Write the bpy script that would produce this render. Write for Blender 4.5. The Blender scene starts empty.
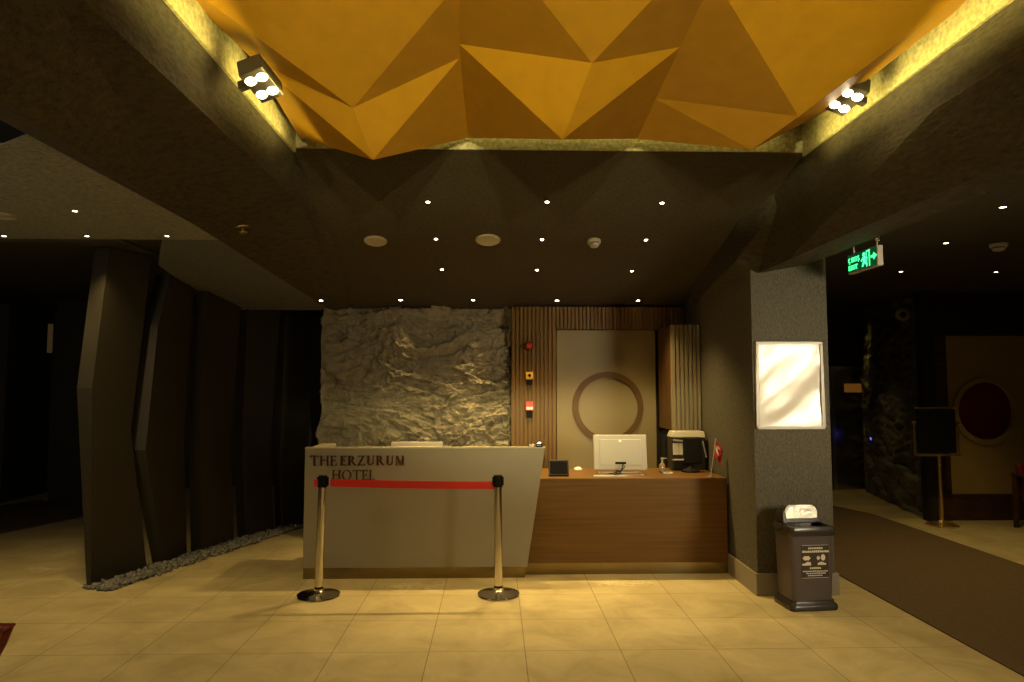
import bpy, bmesh, math, random
from mathutils import Vector, Matrix, noise
random.seed(7)
PI = math.pi
SC = bpy.context.scene
COL = SC.collection
H = 1.64                                   # eye height
# ------------------------------------------------------------------ camera
F = 683.0; YAW = math.radians(1.43); PIT = math.radians(3.85)
cam_d = bpy.data.cameras.new('camera'); cam = bpy.data.objects.new('camera', cam_d); COL.objects.link(cam)
cam_d.sensor_width = 36; cam_d.lens = F/1024*36; cam_d.clip_start = .05; cam_d.clip_end = 80
cam.location = (0, 0, H); cam.rotation_euler = (PI/2+PIT, 0, -YAW)
SC.camera = cam
RM = cam.rotation_euler.to_matrix()

def ray(u, v): return RM @ Vector(((u-512)/F, (341-v)/F, -1))
def at(u, v, Y=None, Z=None, X=None):      # a pixel turned into a point on a world plane
    r = ray(u, v)
    if Y is not None: t = Y/r.y
    elif Z is not None: t = (Z-H)/r.z
    else: t = X/r.x
    return Vector((0, 0, H)) + r*t
def at_plane(u, v, p, n):
    r = ray(u, v); o = Vector((0, 0, H))
    return o + r*((p-o).dot(n)/r.dot(n))

# ------------------------------------------------------------------ materials
def mat(name, col, rough=.5, metal=0, bump=0, bscale=60, var=0, vscale=6, emit=None, estr=0, spec=.5, bdist=.01, detail=6, trans=0, coat=0):
    m = bpy.data.materials.new(name); m.use_nodes = True
    nt = m.node_tree; N = nt.nodes; L = nt.links; b = N['Principled BSDF']
    b.inputs['Base Color'].default_value = (*col, 1); b.inputs['Roughness'].default_value = rough
    b.inputs['Metallic'].default_value = metal; b.inputs['Specular IOR Level'].default_value = spec
    if trans: b.inputs['Transmission Weight'].default_value = trans
    if coat: b.inputs['Coat Weight'].default_value = coat; b.inputs['Coat Roughness'].default_value = .15
    if emit: b.inputs['Emission Color'].default_value = (*emit, 1); b.inputs['Emission Strength'].default_value = estr
    tc = N.new('ShaderNodeTexCoord')
    if bump:
        n = N.new('ShaderNodeTexNoise'); n.inputs['Scale'].default_value = bscale; n.inputs['Detail'].default_value = detail
        bp = N.new('ShaderNodeBump'); bp.inputs['Strength'].default_value = bump; bp.inputs['Distance'].default_value = bdist
        L.new(tc.outputs['Object'], n.inputs['Vector']); L.new(n.outputs['Fac'], bp.inputs['Height']); L.new(bp.outputs['Normal'], b.inputs['Normal'])
    if var:
        n = N.new('ShaderNodeTexNoise'); n.inputs['Scale'].default_value = vscale; n.inputs['Detail'].default_value = 5
        r = N.new('ShaderNodeValToRGB'); r.color_ramp.elements[0].position = .3; r.color_ramp.elements[1].position = .7
        r.color_ramp.elements[0].color = (*[c*(1-var) for c in col], 1); r.color_ramp.elements[1].color = (*[min(1, c*(1+var)) for c in col], 1)
        L.new(tc.outputs['Object'], n.inputs['Vector']); L.new(n.outputs['Fac'], r.inputs['Fac']); L.new(r.outputs['Color'], b.inputs['Base Color'])
    return m

def stucco(name, col, bump=.8, scale=(38, 38, 38), dist=.02):
    m = mat(name, col, .75, spec=.3); nt = m.node_tree; N = nt.nodes; L = nt.links; b = N['Principled BSDF']
    tc = N.new('ShaderNodeTexCoord'); mp = N.new('ShaderNodeMapping'); mp.inputs['Scale'].default_value = scale
    n = N.new('ShaderNodeTexNoise'); n.inputs['Scale'].default_value = 1; n.inputs['Detail'].default_value = 4; n.inputs['Roughness'].default_value = .6
    bp = N.new('ShaderNodeBump'); bp.inputs['Strength'].default_value = bump; bp.inputs['Distance'].default_value = dist
    r = N.new('ShaderNodeValToRGB'); r.color_ramp.elements[0].position = .35; r.color_ramp.elements[1].position = .65
    r.color_ramp.elements[0].color = (*[c*.7 for c in col], 1); r.color_ramp.elements[1].color = (*[c*1.25 for c in col], 1)
    L.new(tc.outputs['Object'], mp.inputs['Vector']); L.new(mp.outputs['Vector'], n.inputs['Vector'])
    L.new(n.outputs['Fac'], bp.inputs['Height']); L.new(bp.outputs['Normal'], b.inputs['Normal'])
    L.new(n.outputs['Fac'], r.inputs['Fac']); L.new(r.outputs['Color'], b.inputs['Base Color'])
    return m

def wood(name, c0, c1, scale=(1.2, 14, 60), rough=.4):
    m = mat(name, c0, rough); nt = m.node_tree; N = nt.nodes; L = nt.links; b = N['Principled BSDF']; b.inputs['Specular IOR Level'].default_value = .25
    tc = N.new('ShaderNodeTexCoord'); mp = N.new('ShaderNodeMapping'); mp.inputs['Scale'].default_value = scale
    n = N.new('ShaderNodeTexNoise'); n.inputs['Scale'].default_value = 1; n.inputs['Detail'].default_value = 6; n.inputs['Distortion'].default_value = .6
    r = N.new('ShaderNodeValToRGB'); r.color_ramp.elements[0].position = .3; r.color_ramp.elements[1].position = .72
    r.color_ramp.elements[0].color = (*c0, 1); r.color_ramp.elements[1].color = (*c1, 1)
    L.new(tc.outputs['Object'], mp.inputs['Vector']); L.new(mp.outputs['Vector'], n.inputs['Vector'])
    L.new(n.outputs['Fac'], r.inputs['Fac']); L.new(r.outputs['Color'], b.inputs['Base Color'])
    return m

def brushed(name, col, rough=.32, scale=(240, 240, 2)):
    m = mat(name, col, rough, 1); nt = m.node_tree; N = nt.nodes; L = nt.links; b = N['Principled BSDF']
    tc = N.new('ShaderNodeTexCoord'); mp = N.new('ShaderNodeMapping'); mp.inputs['Scale'].default_value = scale
    n = N.new('ShaderNodeTexNoise'); n.inputs['Scale'].default_value = 1; n.inputs['Detail'].default_value = 3
    bp = N.new('ShaderNodeBump'); bp.inputs['Strength'].default_value = .25; bp.inputs['Distance'].default_value = .003
    L.new(tc.outputs['Object'], mp.inputs['Vector']); L.new(mp.outputs['Vector'], n.inputs['Vector'])
    L.new(n.outputs['Fac'], bp.inputs['Height']); L.new(bp.outputs['Normal'], b.inputs['Normal'])
    return m

def tile_floor(name):
    m = mat(name, (.5, .43, .3), .42, spec=.35); nt = m.node_tree; N = nt.nodes; L = nt.links; b = N['Principled BSDF']
    tc = N.new('ShaderNodeTexCoord'); mp = N.new('ShaderNodeMapping')
    mp.inputs['Location'].default_value = (-.19+.597*20, -4.37+.578*20, 0)
    br = N.new('ShaderNodeTexBrick'); br.offset = 0; br.squash = 1
    br.inputs['Scale'].default_value = 1; br.inputs['Brick Width'].default_value = .597; br.inputs['Row Height'].default_value = .578
    br.inputs['Mortar Size'].default_value = .0035; br.inputs['Mortar Smooth'].default_value = .3
    br.inputs['Color1'].default_value = (.58, .475, .25, 1); br.inputs['Color2'].default_value = (.53, .435, .23, 1); br.inputs['Mortar'].default_value = (.26, .2, .11, 1)
    n = N.new('ShaderNodeTexNoise'); n.inputs['Scale'].default_value = 2.6; n.inputs['Detail'].default_value = 7; n.inputs['Roughness'].default_value = .62; n.inputs['Distortion'].default_value = .8
    r = N.new('ShaderNodeValToRGB'); r.color_ramp.elements[0].position = .3; r.color_ramp.elements[1].position = .72
    r.color_ramp.elements[0].color = (.70, .68, .62, 1); r.color_ramp.elements[1].color = (1.1, 1.1, 1.1, 1)
    mx = N.new('ShaderNodeMix'); mx.data_type = 'RGBA'; mx.blend_type = 'MULTIPLY'; mx.inputs['Factor'].default_value = 1
    L.new(tc.outputs['Object'], mp.inputs['Vector']); L.new(mp.outputs['Vector'], br.inputs['Vector'])
    L.new(tc.outputs['Object'], n.inputs['Vector']); L.new(n.outputs['Fac'], r.inputs['Fac'])
    L.new(br.outputs['Color'], mx.inputs['A']); L.new(r.outputs['Color'], mx.inputs['B']); L.new(mx.outputs['Result'], b.inputs['Base Color'])
    bp = N.new('ShaderNodeBump'); bp.inputs['Strength'].default_value = .15; bp.inputs['Distance'].default_value = .004; bp.invert = True
    L.new(br.outputs['Fac'], bp.inputs['Height']); L.new(bp.outputs['Normal'], b.inputs['Normal'])
    return m

M = {}
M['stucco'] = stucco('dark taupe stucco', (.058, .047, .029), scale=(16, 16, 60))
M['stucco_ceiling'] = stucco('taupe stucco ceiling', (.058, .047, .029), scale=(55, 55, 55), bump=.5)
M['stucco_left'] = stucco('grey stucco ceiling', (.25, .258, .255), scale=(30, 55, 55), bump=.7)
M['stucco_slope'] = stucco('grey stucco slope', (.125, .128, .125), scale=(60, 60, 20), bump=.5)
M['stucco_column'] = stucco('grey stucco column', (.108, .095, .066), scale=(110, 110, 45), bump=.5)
M['lip'] = stucco('pale stucco lip', (.42, .37, .2), scale=(40, 40, 40), bump=.5)
M['gold'] = mat('gold painted panel', (.45, .230, .007), .5, bump=.25, bscale=55, var=.07, vscale=9, bdist=.004, spec=.5)
M['fin'] = mat('dark grey-green fin paint', (.026, .021, .013), .6, bump=.2, bscale=90)
M['dark'] = mat('near black paint', (.02, .017, .012), .7)
M['darkwall'] = mat('dark wall paint', (.035, .028, .02), .7, bump=.2, bscale=40)
M['floor'] = tile_floor('beige floor tiles')
M['carpet'] = mat('brown carpet pile', (.135, .092, .05), .95, bump=.6, bscale=260, var=.12, vscale=40, spec=.1)
M['rock'] = mat('grey-buff rock', (.25, .213, .138), .95, bump=1, bscale=16, var=.22, vscale=13, bdist=.03, detail=10, spec=.25)
M['rock_dark'] = mat('dark rock', (.16, .15, .115), .6, bump=.9, bscale=18, var=.35, vscale=4, bdist=.03, detail=10)
M['desk'] = mat('taupe lacquer', (.29, .262, .195), .3, var=.03, vscale=2, spec=.5)
M['desk_edge'] = mat('cream desk top', (.44, .38, .25), .4)
M['brass'] = brushed('brushed brass kick plate', (.25, .195, .10), .26)
M['wood'] = wood('walnut veneer', (.13, .066, .015), (.18, .094, .023), scale=(1.2, 20, 34))
M['woodtop'] = wood('walnut veneer top', (.115, .056, .013), (.17, .084, .022), scale=(1.5, 30, 20))
M['slat'] = wood('brown slat veneer', (.125, .066, .015), (.185, .098, .024), scale=(40, 40, 2))
M['slat_dark'] = wood('dark brown slat veneer', (.085, .041, .010), (.13, .064, .017), scale=(40, 40, 2))
M['slat_grey'] = wood('grey slat veneer', (.2, .16, .10), (.27, .22, .14), scale=(40, 40, 2))
M['beige'] = mat('olive beige wall panel', (.20, .148, .06), .5, var=.05, vscale=2)
M['ring'] = wood('brown ring veneer', (.075, .036, .008), (.11, .053, .012), scale=(6, 6, 6))
M['chrome'] = mat('polished steel', (.64, .60, .53), .16, 1)
M['steel'] = brushed('satin steel', (.6, .56, .48), .3)
M['foil'] = mat('crumpled metallic film', (.5, .47, .41), .42, .75, bump=.5, bscale=11, bdist=.03, detail=3)
M['skirting'] = mat('taupe skirting', (.26, .23, .17), .5)
M['black'] = mat('black plastic', (.007, .006, .005), .6, spec=.12)
M['red'] = mat('red webbing', (.66, .02, .008), .55, bump=.3, bscale=300)
M['white'] = mat('white plastic', (.46, .42, .34), .35)
M['cream'] = mat('cream plastic', (.45, .41, .33), .4)
M['paper'] = mat('white paper', (.8, .76, .68), .7)
M['grey_bin'] = mat('grey-brown plastic', (.088, .066, .064), .36, bump=.1, bscale=80)
M['bin_dark'] = mat('dark plastic rim', (.035, .03, .027), .25)
M['label'] = mat('dark brown label', (.035, .022, .014), .5)
M['print'] = mat('pale print', (.72, .66, .52), .6)
M['letters'] = mat('dark bronze lettering', (.16, .06, .035), .3, .85)
M['lens'] = mat('lit lens', (1, .9, .7), .3, emit=(1, .84, .55), estr=18)
M['lens_and_glint'] = mat('lit flood lens and glint', (1, .9, .7), .3, emit=(1, .84, .55), estr=14)
M['trim_dark'] = mat('dark lamp trim', (.06, .05, .04), .4, .6)
M['exit_face'] = mat('dark green sign face', (.0, .03, .012), .3, emit=(0, .12, .03), estr=.5)
M['exit_glyph'] = mat('lit green sign symbols', (.1, .9, .4), .4, emit=(.06, 1, .3), estr=2.4)
M['sheet'] = mat('glossy clear sheet over white paper', (.62, .56, .47), .26, 0, spec=.75)
M['glass'] = mat('clear plastic', (.9, .9, .85), .08, trans=.9)
M['blue'] = mat('lit blue indicator', (.05, .05, .8), .4, emit=(.1, .1, 1), estr=4)
M['redlac'] = mat('red lacquer', (.55, .03, .015), .3)
M['yellow'] = mat('yellow plastic', (.75, .45, .04), .4)
M['redleather'] = mat('dark red upholstery', (.17, .016, .007), .5)
M['darkwood'] = wood('dark brown timber', (.05, .026, .012), (.09, .045, .02), scale=(6, 6, 30))
M['pebble'] = mat('grey and white pebbles', (.17, .165, .145), .55, var=.85, vscale=30)
M['lift'] = brushed('lift door steel', (.42, .4, .36), .25, (60, 60, 1))
M['maroon'] = mat('dark red glazing', (.14, .006, .006), .5)
M['brasspol'] = mat('polished brass', (.85, .65, .28), .34, 1)
M['brownpanel'] = mat('brown beige wall panel', (.36, .27, .105), .6)
M['flag'] = mat('red flag cloth', (.6, .015, .02), .7)
M['amber'] = mat('amber glint strip', (.03, .02, .006), .6, emit=(1, .62, .2), estr=.03)  # faint glow stands in for a reflection on the far wall
M['display'] = mat('amber reflection', (.12, .045, .008), .4, emit=(1, .40, .05), estr=.09)  # glow stands in for a lamp reflected in the lift door
M['scuff'] = mat('worn white sticker film', (.95, .85, .55), .6)
def worn(m):
    nt = m.node_tree; N = nt.nodes; L = nt.links; b = N['Principled BSDF']
    tc = N.new('ShaderNodeTexCoord'); mp = N.new('ShaderNodeMapping'); mp.inputs['Scale'].default_value = (14, 24, 1)
    n = N.new('ShaderNodeTexNoise'); n.inputs['Scale'].default_value = 1; n.inputs['Detail'].default_value = 6
    r = N.new('ShaderNodeValToRGB'); r.color_ramp.elements[0].position = .5; r.color_ramp.elements[1].position = .62
    r.color_ramp.elements[1].color = (.5, .5, .5, 1)
    L.new(tc.outputs['Object'], mp.inputs['Vector']); L.new(mp.outputs['Vector'], n.inputs['Vector']); L.new(n.outputs['Fac'], r.inputs['Fac']); L.new(r.outputs['Color'], b.inputs['Alpha'])
worn(M['scuff'])

# ------------------------------------------------------------------ mesh builder
class MB:
    def __init__(s): s.bm = bmesh.new()
    def poly(s, pts):
        try: return s.bm.faces.new([s.bm.verts.new(p) for p in pts])
        except ValueError: return None
    def box(s, lo, hi):
        x0, y0, z0 = lo; x1, y1, z1 = hi
        v = [s.bm.verts.new(p) for p in ((x0,y0,z0),(x1,y0,z0),(x1,y1,z0),(x0,y1,z0),(x0,y0,z1),(x1,y0,z1),(x1,y1,z1),(x0,y1,z1))]
        for f in ((3,2,1,0),(4,5,6,7),(0,1,5,4),(1,2,6,5),(2,3,7,6),(3,0,4,7)): s.bm.faces.new([v[i] for i in f])
        return s
    def prism(s, pts, vec):
        vec = Vector(vec); a = [s.bm.verts.new(p) for p in pts]; b = [s.bm.verts.new(Vector(p)+vec) for p in pts]
        return s._skin(a, b)
    def prism2(s, p0, p1):
        return s._skin([s.bm.verts.new(p) for p in p0], [s.bm.verts.new(p) for p in p1])
    def _skin(s, a, b):
        n = len(a); s.bm.faces.new(a); s.bm.faces.new(b[::-1])
        for i in range(n): s.bm.faces.new((a[i], b[i], b[(i+1) % n], a[(i+1) % n]))
        return s
    def loft(s, rings, closed=True, cap=True):
        R = [[s.bm.verts.new(p) for p in r] for r in rings]; n = len(R[0])
        for a, b in zip(R, R[1:]):
            for i in range(n if closed else n-1): s.bm.faces.new((a[i], a[(i+1) % n], b[(i+1) % n], b[i]))
        if cap and closed: s.bm.faces.new(R[0][::-1]); s.bm.faces.new(R[-1])
        return s
    def cyl(s, p0, p1, r0, r1=None, seg=20, cap=True):
        r1 = r0 if r1 is None else r1; p0 = Vector(p0); p1 = Vector(p1); d = (p1-p0).normalized()
        q = d.to_track_quat('Z', 'Y'); x = q @ Vector((1,0,0)); y = q @ Vector((0,1,0))
        c = [(math.cos(2*PI*i/seg), math.sin(2*PI*i/seg)) for i in range(seg)]
        return s.loft([[p0+(x*a+y*b)*r0 for a, b in c], [p1+(x*a+y*b)*r1 for a, b in c]], cap=cap)
    def lathe(s, prof, c=(0,0,0), seg=28, q=None):
        c = Vector(c); rings = []
        for r, z in prof:
            ring = []
            for i in range(seg):
                v = Vector((max(r, 1e-4)*math.cos(2*PI*i/seg), max(r, 1e-4)*math.sin(2*PI*i/seg), z))
                ring.append(c+(q @ v if q else v))
            rings.append(ring)
        return s.loft(rings)
    def tube(s, pts, r, seg=8):
        pts = [Vector(p) for p in pts]; rings = []
        for i, p in enumerate(pts):
            d = (pts[min(i+1, len(pts)-1)]-pts[max(i-1, 0)]).normalized(); q = d.to_track_quat('Z', 'Y')
            rings.append([p+q @ Vector((r*math.cos(2*PI*k/seg), r*math.sin(2*PI*k/seg), 0)) for k in range(seg)])
        return s.loft(rings)
    def ring(s, c, q, R0, R1, h, seg=48):       # flat annulus with thickness
        c = Vector(c)
        def rr(R, z): return [c+q @ Vector((R*math.cos(2*PI*i/seg), R*math.sin(2*PI*i/seg), z)) for i in range(seg)]
        L = [rr(R0, 0), rr(R1, 0), rr(R1, h), rr(R0, h), rr(R0, 0)]
        return s.loft(L, cap=False)
    def build(s, name, m, parent=None, smooth=False, bevel=0, local=False, subsurf=0):
        if parent is not None and not local:
            bmesh.ops.translate(s.bm, verts=s.bm.verts, vec=-ORG.get(parent.name, Vector()))
        bmesh.ops.remove_doubles(s.bm, verts=s.bm.verts, dist=1e-5)
        bmesh.ops.recalc_face_normals(s.bm, faces=s.bm.faces)
        me = bpy.data.meshes.new(name); s.bm.to_mesh(me); s.bm.free(); me.materials.append(m)
        o = bpy.data.objects.new(name, me); COL.objects.link(o)
        if smooth:
            for p in me.polygons: p.use_smooth = True
            e = o.modifiers.new('split', 'EDGE_SPLIT'); e.split_angle = math.radians(40)
        if bevel:
            b = o.modifiers.new('bevel', 'BEVEL'); b.width = bevel; b.segments = 2; b.limit_method = 'ANGLE'
        if subsurf:
            b = o.modifiers.new('sub', 'SUBSURF'); b.levels = b.render_levels = subsurf
        if parent is not None: o.parent = parent; ORG[o.name] = ORG.get(parent.name, Vector()) if not local else Vector()
        return o
ORG = {}
def tag(o, label, cat, group=None, kind=None):
    o['label'] = label; o['category'] = cat
    if group: o['group'] = group
    if kind: o['kind'] = kind
    return o
def thing(name, label, cat, loc=(0,0,0), rot=(0,0,0), group=None):
    o = bpy.data.objects.new(name, None); COL.objects.link(o); o.empty_display_size = .1
    o.location = loc; o.rotation_euler = rot; ORG[o.name] = Vector(loc)
    return tag(o, label, cat, group)
def struct(o): o['kind'] = 'structure'; return o
def dup(root, loc, rot=None, label=None, group=None):
    r = root.copy(); COL.objects.link(r); r.location = loc
    if rot is not None: r.rotation_euler = rot
    if label: r['label'] = label
    if group: r['group'] = group
    for ch in list(root.children):
        c = ch.copy(); COL.objects.link(c); c.parent = r
        for g in list(ch.children):
            d = g.copy(); COL.objects.link(d); d.parent = c
    return r
WARM = (1, .71, .27)
def spot(name, loc, tgt, power, deg=70, blend=.6, col=WARM, size=.04):
    l = bpy.data.lights.new(name, 'SPOT'); l.energy = power; l.spot_size = math.radians(deg); l.spot_blend = blend; l.color = col; l.shadow_soft_size = size
    o = bpy.data.objects.new(name, l); COL.objects.link(o); o.location = loc
    o.rotation_euler = (Vector(tgt)-Vector(loc)).to_track_quat('-Z', 'Y').to_euler(); return o
def area(name, loc, tgt, power, sx, sy, col=WARM, spread=180):
    l = bpy.data.lights.new(name, 'AREA'); l.energy = power; l.shape = 'RECTANGLE'; l.size = sx; l.size_y = sy; l.color = col; l.spread = math.radians(spread)
    o = bpy.data.objects.new(name, l); COL.objects.link(o); o.location = loc
    o.rotation_euler = (Vector(tgt)-Vector(loc)).to_track_quat('-Z', 'Y').to_euler(); return o

# ------------------------------------------------------------------ the setting
b = MB(); b.box((-10, -6, -.1), (10, 12.2, 0)); struct(b.build('floor', M['floor']))
YW = 7.45                                   # the back wall of the reception niche
ZT = H+2.4                                  # top of the coffer
def slopez(Y): return H+1.592-.248*(Y-4.51)
# ceiling of the niche, falling towards the back wall
b = MB()
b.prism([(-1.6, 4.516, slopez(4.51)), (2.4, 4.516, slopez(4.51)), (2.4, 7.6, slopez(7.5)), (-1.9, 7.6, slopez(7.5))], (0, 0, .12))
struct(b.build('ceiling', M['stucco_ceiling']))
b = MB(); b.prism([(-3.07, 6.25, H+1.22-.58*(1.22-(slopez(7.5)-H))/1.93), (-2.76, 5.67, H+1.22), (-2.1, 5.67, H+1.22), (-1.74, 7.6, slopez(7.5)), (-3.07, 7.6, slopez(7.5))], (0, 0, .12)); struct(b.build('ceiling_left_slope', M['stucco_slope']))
b = MB(); b.box((-1.6, 4.505, H+1.596), (2.4, 4.65, ZT)); struct(b.build('ceiling_coffer_end', M['lip']))
b = MB(); b.box((-10, -6, ZT), (10, 12.2, ZT+.1)); struct(b.build('ceiling_slab', M['dark']))
b = MB()
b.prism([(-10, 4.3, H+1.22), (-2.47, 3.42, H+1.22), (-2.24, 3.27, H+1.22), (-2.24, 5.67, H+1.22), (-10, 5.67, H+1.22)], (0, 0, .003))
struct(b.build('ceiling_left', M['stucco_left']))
b = MB(); b.box((-10, 5.67, H+1.2), (-3.08, 12, H+1.35)); b.box((-3.08, 5.67, H+1.226), (-2.5, 6.4, H+1.35)); b.box((-3.07, 7.61, H+1.2), (-1.9, 12, H+1.35)); b.box((-10, -6, H+1.5), (-2.2, 4.6, H+1.6)); struct(b.build('ceiling_left_rear', M['darkwall']))
b = MB(); b.box((2.62, -6, H+1.2), (10, 12, H+1.32)); struct(b.build('ceiling_right', M['stucco_ceiling']))

def beam(name, secs, side):
    b = MB(); rings = []
    for Y, D, A, Bq, C in secs:
        rings.append([(D[0], Y, ZT), (D[0], Y, H+D[1]), (A[0], Y, H+A[1]), (Bq[0], Y, H+Bq[1]), (C[0], Y, H+C[1]), (C[0], Y, ZT)])
    b.loft(rings); return struct(b.build(name, M['stucco']))
# left beam: the lit lip, the dark undercut, the outer strip that runs out into the ceiling
beam('trim_1', [(-4, (-1.354,1.565), (-1.44,1.35), (-1.70,1.20), (-2.265,1.22)),
               (2.0, (-1.354,1.565), (-1.44,1.35), (-1.92,1.125), (-2.265,1.22)),
               (5.1, (-1.354,1.5), (-1.44,1.35), (-2.20,1.195), (-2.265,1.22)),
               (5.75, (-1.40,1.3), (-1.50,1.22), (-2.19,1.17), (-2.27,1.20)),
               (7.58, (-1.55,1.0), (-1.62,.835), (-1.72,.825), (-1.80,.835))], -1)
beam('trim_2', [(-4, (2.11,1.565), (2.14,1.35), (3.3,1.58), (3.4,1.55)),
               (1.0, (2.11,1.565), (2.14,1.35), (2.825,1.275), (2.91,1.18)),
               (3.2, (2.11,1.565), (2.14,1.35), (2.48,1.08), (2.735,1.075)),
               (5.05, (2.11,1.5), (2.135,1.36), (2.21,.955), (2.59,1.01)),
               (5.46, (1.99,1.4), (1.96,1.02), (2.14,.925), (2.56,1.0)),
               (6.95, (2.0,1.1), (2.035,.85), (2.06,.85), (2.6,.85))], 1)
# pale lips of the coffer (the cove strip between the beams and the gold panel)
for i, (x0, x1) in enumerate(((-1.352, -1.335), (2.092, 2.108))):
    b = MB(); b.box((x0, -4, H+1.568), (x1, 4.51, H+1.80)); struct(b.build('trim_%d' % (3+i), M['lip']))
# column with its skirting, and the side wall that runs back from it
b = MB(); b.box((2.08, 5.466, 0), (2.70, 7.6, H+2.3)); colm = struct(b.build('column', M['stucco_column']))
b = MB(); b.prism([(2.075,7.4,0),(2.075,5.46,0),(2.705,5.46,0),(2.705,7.4,0),(2.72,7.4,0),(2.72,5.44,0),(2.06,5.44,0),(2.06,7.4,0)], (0,0,.17)); struct(b.build('baseboard_column', M['skirting'])).parent = colm
b = MB(); b.box((-1.38, -1.15, H+.95), (2.15, -1.0, H+1.272)); struct(b.build('trim_9', M['stucco']))  # unseen crossbar added to keep coffer lamp spill off the niche
# outer walls
for nm, lo, hi, m in (('wall_back', (-1.88, YW+.24, 0), (2.7, YW+.34, H+1.3), 'darkwall'), ('wall_left', (-10.1, -6, 0), (-10, 12.2, ZT), 'darkwall'),
                      ('wall_right', (10, -6, 0), (10.1, 12.2, ZT), 'darkwall'), ('wall_rear', (-10, -6.1, 0), (10, -6, ZT), 'darkwall')):
    b = MB(); b.box(lo, hi); struct(b.build(nm, M[m]))
b = MB(); b.prism([(-10, 8.6, 0), at(0, 503, Z=0)+Vector((0, 0, 0)), at(46, 492.5, Z=0), (-1.9, 12, 0), (-1.9, 12.3, 0), (-10, 12.3, 0)], (0, 0, H+1.3)); struct(b.build('wall_far_left', M['darkwall']))
b = MB(); b.box((-1.88, 7.75, 0), (-1.78, 12.2, H+1.3)); struct(b.build('wall_side', M['darkwall']))
b = MB(); b.box((2.6, 11.2, 0), (10, 11.4, H+1.3)); struct(b.build('wall_far_right', M['darkwall']))

# carpets
def carpet(name, pts, label):
    b = MB(); b.prism(pts, (0, 0, .008)); return tag(b.build(name, M['carpet']), label, 'carpet')
cp = [(3.0, -5.5, 0), (3.0, 11, 0), (3.7, 11, 0)]
cp += [at(833, 506, Z=0), at(873, 514.5, Z=0), at(925.5, 532.5, Z=0)]
cp += [(4.85, 6.0, 0), (4.85, -5.5, 0)]
carpet('carpet_runner', [Vector((p[0], p[1], .001)) for p in cp], 'brown carpet runner along the corridor right of the column')
carpet('carpet', [Vector((p[0], p[1], .001)) for p in ((-9.5, 6.1, 0), at(0, 534, Z=0), at(84, 517, Z=0), at(84, 506.5, Z=0), at(40, 500.5, Z=0), at(0, 506, Z=0), (-9.5, 8.5, 0))], 'dark brown carpet on the far left floor behind the fins')

# ------------------------------------------------------------------ gold faceted ceiling panel
GV = {'A': ((353, 107), 1.52), 'B': ((459, -19), 1.795), 'C': ((140, -50), 1.772), 'L': ((254, 59), 1.688), 'LB': ((300, 137), 1.639), 'V2': ((373, 159), 1.344), 'V3': ((459.5, 43), 1.755), 'V4': ((460, 57), 1.745), 'V8': ((468, 137), 1.652), 'V7': ((562.5, 138.7), 1.326), 'V5': ((592, 62), 1.553), 'V6': ((680, 46), 1.684), 'P1': ((524, -24), 1.717), 'P2': ((673, -24), 1.677), 'T': ((714, -24), 1.717), 'V9': ((655, 98), 1.65), 'V10': ((637, 138), 1.617),
      'VB': ((752, 149), 1.395), 'VR': ((798.5, 115.5), 1.437), 'R1': ((985, -24), 1.718), 'RE0': ((828, 109), 1.518), 'RE1': ((1000, -24), 1.766)}
GF = ['C B A', 'C A L', 'L A V2', 'A V4 V2', 'L V2 LB', 'A B V3', 'A V3 V4', 'V4 V8 V2', 'V3 V7 V8', 'V3 V8 V4', 'V3 V5 V7', 'V5 V6 V7', 'B P1 V5', 'B V5 V3',
      'P1 P2 V5', 'P2 V6 V5', 'P2 T V6', 'V6 V10 V7', 'V6 V9 V10', 'V6 T VR', 'V6 VR V9', 'V9 VR VB', 'V9 VB V10', 'T R1 VR', 'R1 RE1 VR', 'RE1 RE0 VR', 'VR RE0 VB']
bm = bmesh.new(); vs = {}
for k, (p, zh) in GV.items(): vs[k] = bm.verts.new(at(p[0], p[1], Z=H+zh))
up = {k: v.co.copy() for k, v in vs.items()}
for f in GF: bm.faces.new([vs[k] for k in f.split()])
# the panel carries on towards the entrance, above the frame
for row in range(3):
    pass
fr = ['C', 'B', 'P1', 'P2', 'T', 'R1', 'RE1']
def nxt(y, zs, xs): return [bm.verts.new((x, y, H+z)) for x, z in zip(xs, zs)]
r0 = [vs[k] for k in fr]
r1 = nxt(1.5, [1.85, 1.86, 1.95, 1.86, 1.95, 1.86, 1.85], [-1.3, -.7, -.1, .5, 1.0, 1.5, 2.06])
r2 = nxt(-.2, [1.9, 2.05, 1.9, 2.05, 1.9, 2.05, 1.9], [-1.3, -.8, -.2, .4, 1.0, 1.5, 2.06])
r3 = nxt(-2.6, [1.95, 1.92, 2.1, 1.92, 2.1, 1.92, 1.95], [-1.3, -.7, -.1, .5, 1.0, 1.5, 2.06])
for a, c in ((r0, r1), (r1, r2), (r2, r3)):
    for i in range(6):
        if i % 2: bm.faces.new((a[i], a[i+1], c[i])); bm.faces.new((a[i+1], c[i+1], c[i]))
        else: bm.faces.new((a[i], a[i+1], c[i+1])); bm.faces.new((a[i], c[i+1], c[i]))
me = bpy.data.meshes.new('faceted_panel'); bmesh.ops.recalc_face_normals(bm, faces=bm.faces); bm.to_mesh(me); bm.free(); me.materials.append(M['gold'])
go = bpy.data.objects.new('faceted_panel', me); COL.objects.link(go)
sm = go.modifiers.new('solid', 'SOLIDIFY'); sm.thickness = .012; sm.offset = 0
tag(go, 'gold faceted ceiling panel of folded triangles hanging in the coffer', 'ceiling panel')

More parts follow.
